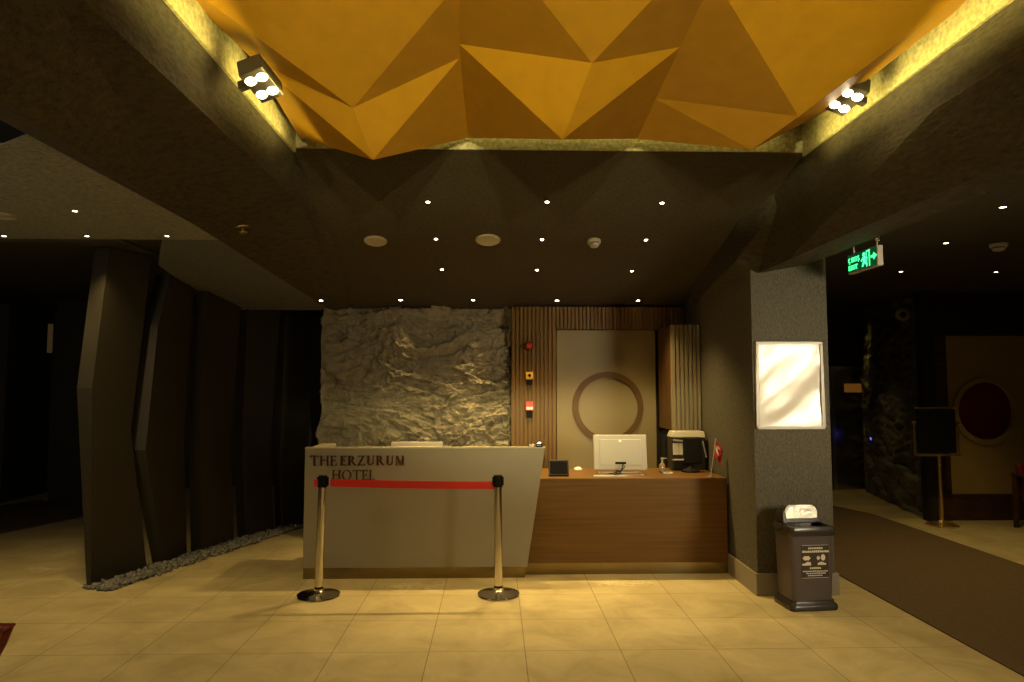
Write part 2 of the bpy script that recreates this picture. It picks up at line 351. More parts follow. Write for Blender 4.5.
# ------------------------------------------------------------------ rock-faced wall panel behind the desk
def chips(a, b_, seed, k):                                # broken facets: every cell gets a plane of its own
    d, pts = noise.voronoi(Vector((a, b_, seed)))
    c = pts[0]; r = noise.cell_vector(c*97.3+Vector((.5, .5, .5)))
    edge = min(1, (d[1]-d[0])*3.0)
    return ((a-c.x)*(r.x-.5)*1.6+(b_-c.y)*(r.y-.25)*1.5+(r.z-.5)*.55)*k-(1-edge)**2*.10*k
def rock_h(x, z, seed, amp):
    p = Vector((x*1.0+seed, z*1.5, seed*2.3))
    w = Vector((noise.noise(p*1.7), noise.noise(p*1.7+Vector((9, 3, 1))), 0))*.22
    q = p+w+Vector((noise.noise(p*9), noise.noise(p*9+Vector((4, 4, 4))), 0))*.03
    h = noise.noise(p*1.3)*.55
    def lay(ang, sx, sy, o, k):
        c, s = math.cos(ang), math.sin(ang); return chips((q.x*c-q.y*s)*sx+o, (q.x*s+q.y*c)*sy, o*1.7, k)
    h += lay(.35, 1.7, 3.0, 3, .9)+lay(-.5, 3.6, 6.2, 8, .62)+lay(.15, 8, 12, 5, .36)
    h += .16*noise.noise(q*12)+.12*noise.noise(q*26)+.08*noise.noise(q*55)
    return h*amp
b = MB(); X0, X1, Z0, Z1 = -1.89, .165, 0, H+.862
nx, nz = 260, 300; gr = []
for j in range(nz+1):
    row = []
    for i in range(nx+1):
        x = X0+(X1-X0)*i/nx; z = Z0+(Z1-Z0)*j/nz
        e = min(1, (i/nx)/.03, (1-i/nx)/.01)
        xo = 0
        if i == 0 or i < 6: xo = .05*noise.noise(Vector((1, z*3.1, 2)))*(1-i/6)
        y = YW+.03-rock_h(x, z, 3.7, .085)*e
        row.append(b.bm.verts.new((x+xo, y, z)))
    gr.append(row)
for j in range(nz):
    for i in range(nx): b.bm.faces.new((gr[j][i], gr[j][i+1], gr[j+1][i+1], gr[j+1][i]))
ro = b.build('rock_panel', M['rock'], smooth=False)
for p in ro.data.polygons: p.use_smooth = True
sol = ro.modifiers.new('solid', 'SOLIDIFY'); sol.thickness = .05; sol.offset = -1 if ro.data.polygons[0].normal.y < 0 else 1
tag(ro, 'rough grey buff rock-faced wall panel behind the taupe reception desk', 'wall panel')

# slatted panel, beige panel, ring, slatted cabinet
def slats(b, x0, x1, z0, z1, y, pitch=.041, w=.026, dep=.02):
    b.box((x0, y, z0), (x1, y+.02, z1)); n = int((x1-x0)/pitch)
    p = (x1-x0)/n
    for i in range(n):
        xa = x0+p*i+(p-w)/2; b.box((xa, y-dep, z0), (xa+w, y+.001, z1))
b = MB(); slats(b, .175, .66, 0, H+.87, YW-.06); slats(b, .66, 2.07, H+.625, H+.87, YW-.06)
sp = tag(b.build('slat_panel', M['slat']), 'brown vertical slat wall panel carrying the three fire alarm devices', 'wall panel')
b = MB(); b.box((.668, YW-.05, 0), (1.75, YW+.05, H+.618)); bp_ = tag(b.build('wall_panel', M['beige'], bevel=.004), 'plain olive beige wall panel behind the white monitor, with brown ring', 'wall panel')
rc = at(608, 407, Y=YW-.055); RQ = Vector((0, -1, 0)).to_track_quat('Z', 'Y')
b = MB(); b.ring(rc, RQ, .322, .382, .02, 72); tag(b.build('wall_ring', M['ring'], smooth=True), 'thin brown wooden ring mounted on the beige wall panel', 'wall decoration')
ca = at(672, 430, Y=6.86); cb = at(703, 325, Y=6.86)
t = thing('slatted_cabinet', 'grey slatted wall cabinet above the printer beside the column', 'cabinet', (ca.x, 6.86, ca.z))
b = MB(); slats(b, ca.x, 2.076, ca.z, cb.z, 6.86); b.build('front_panel', M['slat_grey'], t)
b = MB(); b.box((ca.x+.012, 6.882, ca.z+.003), (2.076, YW-.07, cb.z-.004)); b.build('carcass', M['slat_dark'], t)
b = MB()
for i in range(13):
    y = 6.885+i*.0375; b.box((ca.x-.008, y, ca.z), (ca.x+.014, y+.026, cb.z-.002))
b.build('side_panel', M['slat_dark'], t)

# ------------------------------------------------------------------ fire devices on the slats
p = at(529, 346, Y=7.33)
t = thing('alarm_sounder', 'round red fire alarm sounder, highest device on the brown slats', 'alarm', p)
b = MB(); b.lathe([(.0, 0), (.045, 0), (.045, .03), (.03, .05)], p+Vector((0, .045, 0)), 20, RQ); b.build('base', M['black'], t, True)
b = MB(); b.lathe([(.035, 0), (.04, .02), (.03, .06), (.012, .07), (0, .07)], p+Vector((0, -.005, 0)), 20, RQ); b.build('dome', M['redlac'], t, True)
p = at(529.5, 376, Y=7.32)
t = thing('call_point', 'square yellow call point, middle device on the brown slats', 'call point', p)
b = MB(); b.box((p.x-.04, p.y, p.z-.035), (p.x+.04, p.y+.056, p.z+.045)); b.build('housing', M['yellow'], t, bevel=.006)
b = MB(); b.lathe([(0, 0), (.016, 0), (.016, .008), (0, .008)], p+Vector((0, 0, .006)), 16, RQ); b.build('button', M['black'], t)
b = MB(); b.box((p.x-.024, p.y+.012, p.z-.095), (p.x+.024, p.y+.05, p.z-.038)); b.build('key_holder', M['black'], t, bevel=.004)
p = at(529.5, 406, Y=7.32)
t = thing('call_point', 'red call point with white panel, lowest device on the brown slats', 'call point', p)
b = MB(); b.box((p.x-.045, p.y, p.z-.05), (p.x+.045, p.y+.056, p.z+.05)); b.build('housing', M['redlac'], t, bevel=.006)
b = MB(); b.box((p.x-.036, p.y-.006, p.z-.04), (p.x+.036, p.y+.004, p.z-.008)); b.build('glass_panel', M['paper'], t)
b = MB(); b.box((p.x-.03, p.y+.012, p.z-.125), (p.x+.03, p.y+.05, p.z-.053)); b.build('key_holder', M['black'], t, bevel=.004)

# ------------------------------------------------------------------ lettering (strokes with serifs), height 1 units
def glyph(ch, th, tn):
    """polygons in glyph space: x to the right, y up, cap height 1"""
    P = []; w = .8
    def rect(x0, y0, x1, y1): P.append([(x0,y0),(x1,y0),(x1,y1),(x0,y1)])
    def stem(x, serif=True, t=th):
        rect(x, 0, x+t, 1)
        if serif: rect(x-.08, 0, x+t+.08, tn*.7); rect(x-.08, 1-tn*.7, x+t+.08, 1)
    def dia(x0, y0, x1, y1, t): P.append([(x0,y0),(x0+t,y0),(x1+t,y1),(x1,y1)])
    def arc(cx, cy, rx, ry, a0, a1, t0, t1, n=14):
        for i in range(n):
            a = math.radians(a0+(a1-a0)*i/n); c = math.radians(a0+(a1-a0)*(i+1)/n)
            def pt(q, o):
                t = t1+(t0-t1)*abs(math.cos(q)); k = t if o else 0
                return (cx+(rx-k)*math.cos(q), cy+(ry-(k if o else 0)*.9)*math.sin(q))
            P.append([pt(a, 0), pt(c, 0), pt(c, 1), pt(a, 1)])
    if ch == 'T': rect(0, 1-tn, .82, 1); rect(0, .8, .035, 1); rect(.785, .8, .82, 1); rect(.41-th/2, 0, .41+th/2, 1); rect(.41-th/2-.08, 0, .41+th/2+.08, tn*.7); w = .82
    elif ch == 'H': stem(.08); stem(.72-th+.08); rect(.08, .5, .8, .5+tn); w = .88
    elif ch == 'E': stem(.08); rect(.08, 0, .6, tn); rect(.08, 1-tn, .57, 1); rect(.08, .5, .47, .5+tn); rect(.57, 0, .6, .22); rect(.54, .8, .57, 1); rect(.45, .41, .47, .62); w = .6
    elif ch == 'R': stem(.08); rect(.08, 1-tn, .35, 1); rect(.08, .46, .35, .46+tn); arc(.35, .73, .27, .27, -90, 90, th, tn); dia(.66, 0, .28, .48, th); rect(.64, 0, .9, tn*.7); w = .84
    elif ch == 'Z': rect(.04, 1-tn, .68, 1); rect(.02, 0, .72, tn); dia(.02, tn*.5, .68-th, 1-tn*.5, th); rect(.04, .8, .07, 1); rect(.69, 0, .72, .22); w = .74
    elif ch == 'U': rect(.08, .3, .08+th, 1); rect(.70-tn, .3, .70, 1); rect(0, 1-tn*.7, .08+th+.08, 1); rect(.70-tn-.08, 1-tn*.7, .78, 1); arc(.39, .31, .31, .31, 180, 360, th*.8, tn); w = .78
    elif ch == 'M': rect(.1, 0, .1+tn, 1); rect(.88-th, 0, .88, 1); dia(.45, 0, .08, 1, th); dia(.45, 0, .84-th*.3, 1, tn); rect(0, 0, .24, tn*.7); rect(.88-th-.08, 0, .96, tn*.7); w = .96
    elif ch == 'O': arc(.5, .5, .48, .51, 0, 360, th, tn, 28); w = 1.0
    elif ch == 'L': stem(.08); rect(.08, 0, .6, tn); rect(.57, 0, .6, .24); w = .6
    elif ch in 'IŞÇKX':
        t = .2
        if ch == 'I': rect(.1, 0, .1+t, 1); w = .4
        elif ch == 'X': dia(0, 0, .5, 1, t); dia(.5, 0, 0, 1, t); w = .7
        elif ch == 'K': rect(0, 0, t, 1); dia(.15, .45, .5, 1, t); dia(.5, 0, .15, .55, t); w = .7
        elif ch == 'Ç': arc(.35, .5, .35, .5, 50, 310, t, t); rect(.3, -.25, .42, .05); w = .68
        elif ch == 'Ş': arc(.3, .73, .28, .27, 30, 270, t, t); arc(.3, .27, .28, .27, -150, 90, t, t); rect(.26, -.25, .38, .05); w = .62
    return P, w
def lettering(b, words, org, ux, uy, height, width, depth):
    """words: list of (text, thick, thin); scaled so the whole line is width wide"""
    out = []; x = 0
    for k, (txt, th, tn) in enumerate(words):
        for ch in txt:
            P, w = glyph(ch, th, tn); out += [[(px+x, py) for px, py in poly] for poly in P]; x += w+.13
        x += .22
    x -= .35; sx = width/x
    nrm = ux.cross(uy)
    for k, poly in enumerate(out):
        e = depth*(1+.002*(k % 7))
        b.prism([org+ux*(px*sx)+uy*(py*height) for px, py in poly], nrm*e)

# ------------------------------------------------------------------ reception desk (taupe, slanted end)
YD = 6.0
pl = at(302.5, 578, Y=YD); XL = pl.x
tl = at(303, 447.5, Y=YD); trr = at(545, 447.5, Y=YD); brr = at(525.5, 578, Y=YD); ZD = tl.z-.012
t = thing('reception_desk', 'taupe lacquered reception desk with slanted right end and hotel lettering', 'desk', (XL, YD, 0))
zk = .093
def lerpx(z): return brr.x+(trr.x-brr.x)*z/ZD
b = MB(); b.prism([(XL, YD, zk), (lerpx(zk), YD, zk), (trr.x, YD, ZD), (XL, YD, ZD)], (0, .05, 0)); fp = b.build('front_panel', M['desk'], t, bevel=.003)
b = MB(); b.box((XL, YD+.0505, zk), (XL+.13, YD+.6, ZD)); b.build('end_panel', M['desk_edge'], t, bevel=.003)
b = MB(); b.box((XL+.002, YD+.0465, 0), (XL+.13, YD+.59, zk-.001)); b.prism([(XL+.002, YD+.006, 0), (brr.x-.005, YD+.006, 0), (lerpx(zk)-.004, YD+.006, zk-.001), (XL+.002, YD+.006, zk-.001)], (0, .04, 0)); b.build('kick_plate', M['brass'], t)
b = MB(); b.box((XL+.131, YD+.051, .73), (.18, YD+.7, .765)); b.build('worktop', M['woodtop'], t)
b = MB(); b.prism([(XL, YD-.004, ZD+.0005), (trr.x+.002, YD-.004, ZD+.0005), (trr.x+.002, YD+.05, ZD+.0005), (XL, YD+.05, ZD+.0005)], (0, 0, .012)); b.build('top_edge', M['desk_edge'], t)
X_, Z_ = Vector((1, 0, 0)), Vector((0, 0, 1))
p0 = at(310, 465.5, Y=YD-.001); p1 = at(405, 455.5, Y=YD-.001)
b = MB(); lettering(b, [('THE', .10, .055), ('ERZURUM', .2, .08)], p0, X_, Z_, p1.z-p0.z, p1.x-p0.x, .012)
p0 = at(332, 480, Y=YD-.001); p1 = at(375, 470, Y=YD-.001)
lettering(b, [('HOTEL', .11, .06)], p0, X_, Z_, p1.z-p0.z, p1.x-p0.x, .012)
lt = b.build('lettering', M['letters'], fp); lt['label'] = 'dark bronze letters THE ERZURUM HOTEL'

# wooden desk
YB = 6.09
wl = lerpx(0)+.0; wr = 2.058
zw = at(640, 478, Y=YB).z
t = thing('wooden_desk', 'walnut veneer counter with brass kick plate beside the column', 'desk', (wl, YB, 0))
b = MB(); b.box((.262, YB, .1), (wr, YB+.04, zw-.03)); b.build('front_panel', M['wood'], t)
b = MB(); b.box((.262, YB-.012, zw-.03), (wr, YB+.76, zw)); b.build('top', M['woodtop'], t, bevel=.003)
b = MB(); b.box((.262, YB+.008, 0), (wr, YB+.04, .0995)); b.build('kick_plate', M['brass'], t)
b = MB(); b.box((wr-.035, YB+.041, 0), (wr, YB+.74, zw-.031)); b.build('end_panel', M['wood'], t)
b = MB(); b.box((.262, YB+.041, 0), (.297, YB+.74, zw-.031)); b.build('end_panel', M['wood'], t)

# ------------------------------------------------------------------ things on the desks
def monitor(label, loc, rz, w=.49, h=.335, screen=None, tilt=-8):
    t = thing('monitor', label, 'monitor', loc, (0, 0, rz))
    T = Matrix.Translation((0, 0, .03)) @ Matrix.Rotation(math.radians(tilt), 4, 'X')
    def tb(b): bmesh.ops.transform(b.bm, matrix=T, verts=b.bm.verts); return b
    b = MB(); b.box((-w/2, -.012, .012), (w/2, .018, h)); sh = tb(b).build('shell', M['white'], t, bevel=.008, local=True)
    b = MB(); b.prism2([(-w/2+.05, -.013, .05), (w/2-.05, -.013, .05), (w/2-.05, -.013, h-.04), (-w/2+.05, -.013, h-.04)], [(-w/2+.06, -.016, .06), (w/2-.06, -.016, .06), (w/2-.06, -.016, h-.05), (-w/2+.06, -.016, h-.05)])
    tb(b).build('back_cover', M['white'], t, bevel=.004, local=True)
    b = MB(); b.box((-w/2+.012, .0182, .026), (w/2-.012, .02, h-.014)); tb(b).build('screen', M['black'], t, local=True)
    b = MB(); b.lathe([(0, 0), (.011, 0), (.011, .002), (0, .002)], (0, -.0165, h-.06), 16, RQ); tb(b).build('emblem', M['steel'], t, local=True)
    b = MB(); b.box((-.05, -.02, .066), (.05, -.0155, .086)); tb(b).build('port_panel', M['black'], t, bevel=.004, local=True)
    b = MB()
    b.prism([(-.2, -.09, 0), (.2, -.09, 0), (.2, -.075, 0), (-.2, -.075, 0)], (0, 0, .014)); 
    for sx in (-.2, .185): b.prism([(sx, -.09, 0), (sx+.015, -.09, 0), (sx+.015, .13, 0), (sx, .13, 0)], (0, 0, .014))
    b.prism([(-.2, .115, 0), (.2, .115, 0), (.2, .13, 0), (-.2, .13, 0)], (0, 0, .014))
    b.prism2([(-.03, .1, .01), (.03, .1, .01), (.03, .12, .01), (-.03, .12, .01)], [(-.03, .03, .1), (.03, .03, .1), (.03, .045, .1), (-.03, .045, .1)])
    b.build('stand', M['steel'], t, bevel=.002, local=True)
    b = MB(); b.tube([(.01, -.04, .09), (.005, -.075, .07), (-.02, -.1, .03), (-.09, -.115, .012), (-.16, -.1, .008)], .005); b.tube([(.01, -.03, .105), (.03, -.06, .08), (0, -.08, .05), (-.06, -.09, .03), (-.12, -.06, .012)], .004); b.build('cable', M['black'], t, True, local=True)
    return t
pm = at(618.5, 471.5, Z=zw); pm = Vector((pm.x-.025, 6.31, zw+.001))
mon = monitor('white all-in-one monitor seen from behind on the walnut counter', pm, math.radians(-2))
mp_ = at(416.5, 443, Y=6.44); monitor('white monitor top edge just showing above the taupe reception desk', Vector((mp_.x, 6.44, .767)), 0, w=.485, h=mp_.z-.767-.03+.012)
p = at(601, 474.5, Z=zw)
t = thing('keyboard', 'slim white keyboard lying before the monitor on the walnut counter', 'keyboard', (p.x+.06, 6.16, zw))
b = MB(); b.box((-.15, -.03, .001), (.15, .045, .012)); kb = b.build('body', M['cream'], t, bevel=.003, local=True)
b = MB()
for i in range(14):
    for j in range(4): b.box((-.144+i*.0207, -.025+j*.017, .0122), (-.144+i*.0207+.017, -.025+j*.017+.013, .015))
b.build('keys', M['white'], t, local=True)
p = at(578, 470.5, Z=zw)
b = MB(); b.lathe([(0, 0), (.034, 0), (.04, .008), (.034, .022), (.018, .032), (0, .034)], (0, 0, 0), 20); bmesh.ops.scale(b.bm, vec=(1, .75, 1), verts=b.bm.verts)
o = b.build('mouse', M['paper'], smooth=True); o.location = (p.x, p.y, zw+.001); tag(o, 'small white computer mouse on the walnut counter left of the keyboard', 'mouse')
# dark framed stand
p = at(557.5, 474.5, Z=zw)
t = thing('display_frame', 'small black framed display standing left on the walnut counter', 'frame', (p.x, 6.22, zw), (0, 0, math.radians(3)))
b = MB(); b.prism([(-.088, -.02, .001), (.088, -.02, .001), (.088, .05, .001), (-.088, .05, .001)], (0, 0, .012)); b.build('base', M['black'], t, local=True)
b = MB(); b.prism2([(-.092, -.018, .012), (.092, -.018, .012), (.092, .002, .012), (-.092, .002, .012)], [(-.092, .012, .145), (.092, .012, .145), (.092, .03, .145), (-.092, .03, .145)]); b.build('frame', M['trim_dark'], t, bevel=.004, local=True)
b = MB(); b.prism2([(-.08, -.0182, .022), (.08, -.0182, .022), (.08, -.01, .022), (-.08, -.01, .022)], [(-.08, .0086, .135), (.08, .0086, .135), (.08, .016, .135), (-.08, .016, .135)]); b.build('screen', M['black'], t, local=True)
# bottle + dish
p = at(666, 474, Z=zw)
t = thing('pump_bottle', 'clear plastic pump bottle beside the printer on the walnut counter', 'bottle', (p.x-.015, p.y+.08, zw))
b = MB(); b.lathe([(0, 0.001), (.026, 0.001), (.028, .01), (.028, .075), (.02, .09), (.009, .095), (.009, .1), (0, .1)], (0, 0, 0), 20); b.build('body', M['glass'], t, True, local=True)
b = MB(); b.cyl((0, 0, .1), (0, 0, .13), .009, seg=12); b.box((-.012, -.012, .13), (.012, .012, .142)); b.box((.0, -.005, .132), (.045, .005, .14)); b.build('pump', M['white'], t, bevel=.001, local=True)
b = MB(); b.box((-.045, -.022, .001), (.045, .022, .022)); o = b.build('soap_box', M['cream'], bevel=.006); o.location = (p.x+.012, p.y-.03, zw); tag(o, 'small cream box lying in front of the pump bottle', 'box')
# printer
pt = at(690, 433, Y=6.64)
t = thing('printer', 'white and dark printer at the right end of the walnut counter', 'printer', (pt.x-.005, 6.64, zw))
b = MB(); b.box((-.17, 0, .001), (.15, .2, .315)); b.build('body', M['trim_dark'], t, bevel=.01, local=True)
b = MB(); b.prism2([(-.175, -.005, .316), (.155, -.005, .316), (.155, .205, .316), (-.175, .205, .316)], [(-.15, .02, .372), (.15, .02, .372), (.15, .19, .372), (-.15, .19, .372)]); b.build('lid', M['cream'], t, bevel=.006, local=True)
b = MB(); b.box((-.165, -.012, .15), (-.11, .0, .26)); b.box((-.106, -.012, .15), (-.07, .0, .26)); b.build('paper_tray', M['paper'], t, bevel=.002, local=True)
b = MB(); b.prism([(-.165, -.005, .285), (-.07, -.005, .275), (-.07, -.005, .29), (-.165, -.005, .302)], (0, -.012, 0)); b.build('control_panel', M['white'], t, local=True)
b = MB(); b.box((-.175, -.07, .1), (-.06, .0, .11)); b.build('output_tray', M['cream'], t, local=True)
# dark terminal on an oval foot
p = at(687, 472, Z=zw)
t = thing('card_terminal', 'black tilted screen terminal on an oval foot before the printer', 'terminal', (p.x+.035, p.y-.01, zw))
b = MB(); b.lathe([(0, .001), (.085, .001), (.09, .012), (.06, .03), (.03, .045), (.02, .07), (0, .07)], (0, 0, 0), 24); bmesh.ops.scale(b.bm, vec=(1, .7, 1), verts=b.bm.verts); b.build('foot', M['black'], t, True, local=True)
b = MB(); b.prism2([(-.06, -.01, .08), (.105, -.03, .08), (.105, .0, .08), (-.06, .02, .08)], [(-.06, .03, .315), (.105, .01, .315), (.105, .04, .315), (-.06, .06, .315)]); b.build('screen', M['black'], t, bevel=.008, local=True)
b = MB(); b.cyl((.15, .0, .14), (.12, .01, .29), .007, seg=10); b.build('stylus', M['cream'], t, local=True)
# flag
p = at(712.5, 475, Z=zw)
t = thing('desk_flag', 'small red desk flag with white crescent and star on a leaning pole', 'flag', (p.x-.055, YB+.06, zw))
b = MB(); b.lathe([(0, .001), (.035, .001), (.035, .006), (.008, .02), (0, .02)], (0, 0, 0), 16); 
for k in range(3): b.cyl((0, 0, .015), (.04*math.cos(k*2.1+.6), .04*math.sin(k*2.1+.6), .003), .003, seg=6)
b.build('base', M['steel'], t, True, local=True)
b = MB(); b.cyl((0, 0, .015), (.05, 0, .345), .004, seg=8); b.build('pole', M['white'], t, local=True)
def flagpt(u, v):      # u along the fly, v down the hoist; hangs in folds
    top = Vector((.0485, 0, .338)); bot = Vector((.028, 0, .2)); h = top.lerp(bot, v)
    return h+Vector((.066*u, .018*math.sin(u*7+v*2)-.004, -.115*u*(1-.15*v)))
bm = MB(); n = 10; g = [[bm.bm.verts.new(flagpt(i/n, j/n)) for i in range(n+1)] for j in range(n+1)]
for j in range(n):
    for i in range(n): bm.bm.faces.new((g[j][i], g[j][i+1], g[j+1][i+1], g[j+1][i]))
fl = bm.build('cloth', M['flag'], t, True, local=True)
b = MB()
for k in range(20):
    a0 = math.radians(40+280*k/20); a1 = math.radians(40+280*(k+1)/20)
    def cpt(a, inner):
        q = (a-math.radians(40))/math.radians(280); wdt = .17*math.sin(PI*q)+.02; R = .27-(wdt if inner else 0)
        return flagpt(.42+R*math.cos(a)*1.0, .45+R*math.sin(a))+Vector((0, -.004, 0))
    b.poly([cpt(a0, 0), cpt(a1, 0), cpt(a1, 1), cpt(a0, 1)])
b.poly([flagpt(.66+(.11 if i % 2 == 0 else .045)*math.cos(i*PI/5), .45+(.11 if i % 2 == 0 else .045)*math.sin(i*PI/5))+Vector((0, -.005, 0)) for i in range(10)])
b.build('crescent_and_star', M['paper'], fl, local=True)
# call bell and small dish on the taupe desk
p = at(539, 446, Y=YD+.02)
t = thing('call_bell', 'small silver call bell on the right corner of the taupe desk', 'bell', (p.x, YD+.022, ZD+.0125))
b = MB(); b.lathe([(0, 0), (.036, 0), (.036, .008), (.012, .012), (0, .012)], seg=20); b.build('base', M['black'], t, True, local=True)
b = MB(); b.lathe([(.036, .013), (.034, .025), (.024, .036), (.01, .042), (0, .043)], seg=20); b.build('dome', M['chrome'], t, True, local=True)
b = MB(); b.cyl((0, 0, .043), (0, 0, .054), .005, seg=10); b.build('knob', M['chrome'], t, local=True)
p = at(532, 446, Y=YD+.02)
b = MB(); b.lathe([(0, 0), (.022, 0), (.026, .012), (.02, .022), (0, .022)], seg=18); o = b.build('dish', M['cream'], smooth=True); o.location = (p.x, YD+.03, ZD+.0125); tag(o, 'tiny cream dish left of the silver bell on the taupe desk', 'dish')

# ------------------------------------------------------------------ queue barrier
bl = at(318.5, 596, Z=0); br_ = at(498.5, 595, Z=0)
def post(label, loc, lean):
    t = thing('barrier_post', label, 'barrier post', loc, (0, lean, 0), 'retractable queue barrier posts')
    b = MB(); b.lathe([(0, .001), (.165, .001), (.168, .008), (.165, .016), (.12, .026), (.05, .034), (.036, .045), (.034, .06), (0, .06)], seg=40); b.build('base', M['chrome'], t, True, local=True)
    b = MB(); b.cyl((0, 0, .05), (0, 0, .86), .0315, seg=28); b.build('pole', M['chrome'], t, True, local=True)
    b = MB(); b.cyl((0, 0, .052), (0, 0, .075), .034, seg=28); b.build('collar', M['black'], t, True, local=True)
    b = MB(); b.lathe([(0, .845), (.035, .845), (.037, .85), (.037, .925), (.033, .937), (0, .94)], seg=28); hd = b.build('cassette', M['black'], t, True, local=True)
    b = MB()
    for a in (0, PI/2, PI, 3*PI/2):
        c, s = math.cos(a), math.sin(a); b.prism([(c*.034-s*.014, s*.034+c*.014, .858), (c*.034+s*.014, s*.034-c*.014, .858), (c*.046+s*.012, s*.046-c*.012, .858), (c*.046-s*.012, s*.046+c*.012, .858)], (0, 0, .065))
    b.build('belt_clip', M['black'], hd, local=True)
    return t
LEAN = .018
pA = post('chrome barrier post at the left end of the red belt', (bl.x, bl.y, 0), LEAN)
pB = post('chrome barrier post at the right end of the red belt', (br_.x, br_.y, 0), -.006)
zb0, zb1 = .851, .911
b = MB(); n = 24; xa = bl.x+.045+LEAN*.88; xb = br_.x-.049
prev = None
for i in range(n+1):
    q = i/n; x = xa+(xb-xa)*q; y = bl.y+(br_.y-bl.y)*q; s = -.005*4*q*(1-q)
    r = [b.bm.verts.new((x, y-.001, zb0+s)), b.bm.verts.new((x, y+.0015, zb0+s)), b.bm.verts.new((x, y+.0015, zb1+s)), b.bm.verts.new((x, y-.001, zb1+s))]
    if prev:
        for k in range(4): b.bm.faces.new((prev[k], prev[(k+1) % 4], r[(k+1) % 4], r[k]))
    prev = r
ORG[pA.name] = Vector((bl.x, bl.y, 0)); o = b.build('belt', M['red'], pA); o['label'] = 'red belt stretched between both posts'
b = MB(); b.box((bl.x-.066, bl.y-.016, zb0), (bl.x-.03, bl.y+.016, zb1)); o = b.build('belt_end', M['red'], pA, bevel=.004); o['label'] = 'red belt end clip'

# ------------------------------------------------------------------ bin
bx, by = 2.352, 5.07
t = thing('waste_bin', 'grey-brown plastic waste bin with hooded lid standing against the column', 'bin', (bx, by, 0), (0, 0, math.radians(5)))
t.scale = (1.24, 1.0, 1.0)
def rrect(w, d0, d1, z, r=.03, n=5, sx=0):
    out = []
    for cx, cy, a0 in ((w/2-r, d0+r, -90), (w/2-r, d1-r, 0), (-w/2+r, d1-r, 90), (-w/2+r, d0+r, 180)):
        for k in range(n+1):
            a = math.radians(a0+90*k/n); out.append((cx+r*math.cos(a)+sx, cy+r*math.sin(a), z))
    return out
b = MB(); b.loft([rrect(.30, 0, .275, .001), rrect(.305, -.005, .275, .02), rrect(.30, 0, .275, .04), rrect(.275, .012, .27, .055), rrect(.27, .014, .27, .07)]); b.build('base', M['bin_dark'], t, True, local=True)
b = MB(); b.loft([rrect(.255, .02, .265, .065), rrect(.27, .01, .272, .54)]); body = b.build('body', M['grey_bin'], t, True, local=True)
b = MB(); b.loft([rrect(.285, .0, .278, .54), rrect(.292, -.006, .28, .55), rrect(.292, -.006, .28, .59), rrect(.28, .0, .278, .605), rrect(.235, .03, .24, .607), rrect(.225, .035, .235, .57)]); b.build('rim', M['bin_dark'], t, True, local=True)
b = MB(); prof = [(-.122, .0), (-.122, .07), (-.11, .105), (-.085, .122), (.085, .122), (.11, .105), (.122, .07), (.122, 0)]
b.prism2([(x, .16+.02*z/.12, .606+z) for x, z in prof], [(x, .27, .606+z*.9) for x, z in prof]); b.build('hood', M['bin_dark'], t, bevel=.008, local=True)
b = MB(); pr = [(x*.86, z*.94+.02) for x, z in prof if z > 0] ; pr = [(-.1, .035)]+pr+[(.1, .035)]
b.prism([(x, .156+.02*z/.12, .606+z) for x, z in pr], (0, -.006, .001)); o = b.build('flap', M['foil'], t, bevel=.002, local=True); o['label'] = 'bright metallic flap'
def front(z): return .02-.01*(z-.065)/.475
b = MB(); z0, z1 = .235, .475; x0, x1 = -.075, .098
b.prism([(x0, front(z0)-.002, z0), (x1, front(z0)-.002, z0), (x1, front(z1)-.002, z1), (x0, front(z1)-.002, z1)], (0, .0015, 0)); lab = b.build('label_plate', M['label'], body, local=True); lab['label'] = 'dark label with pale pictograms'
b = MB(); random.seed(3)
def dab(x, z, w, h):
    b.prism([(x, front(z)-.0035, z), (x+w, front(z)-.0035, z), (x+w, front(z+h)-.0035, z+h), (x, front(z+h)-.0035, z+h)], (0, .001, 0))
for k in range(2): dab(x0+.004, (z0, z1-.003)[k], x1-x0-.008, .0025)
def textrow(z, xa, xb, h):
    x = xa
    while x < xb: w = random.uniform(.006, .011); dab(x, z, w, h*random.uniform(.8, 1)); x += w+.003
textrow(z1-.03, -.03, .05, .014); textrow(z1-.055, -.068, .09, .016)
textrow(z0+.065, -.022, .04, .014); textrow(z0+.045, -.066, .09, .009); textrow(z0+.03, -.045, .07, .009); textrow(z0+.014, -.035, .055, .009)
def blob(cx, cz, rx, rz, n=12, jag=.0):
    b.prism([(cx+rx*math.cos(2*PI*i/n)*(1-jag*(i % 2)), front(cz)-.0035, cz+rz*math.sin(2*PI*i/n)*(1-jag*(i % 3 == 0))) for i in range(n)], (0, .001, 0))
blob(-.042, z1-.095, .026, .018, jag=.2); blob(.032, z1-.095, .012, .02, jag=.5); blob(.062, z1-.092, .014, .024, 8)
dab(-.07, z1-.148, .055, .014); blob(-.032, z1-.132, .018, .01); dab(.028, z1-.146, .052, .012); blob(.05, z1-.134, .02, .01)
b.build('pictograms', M['print'], lab, local=True)

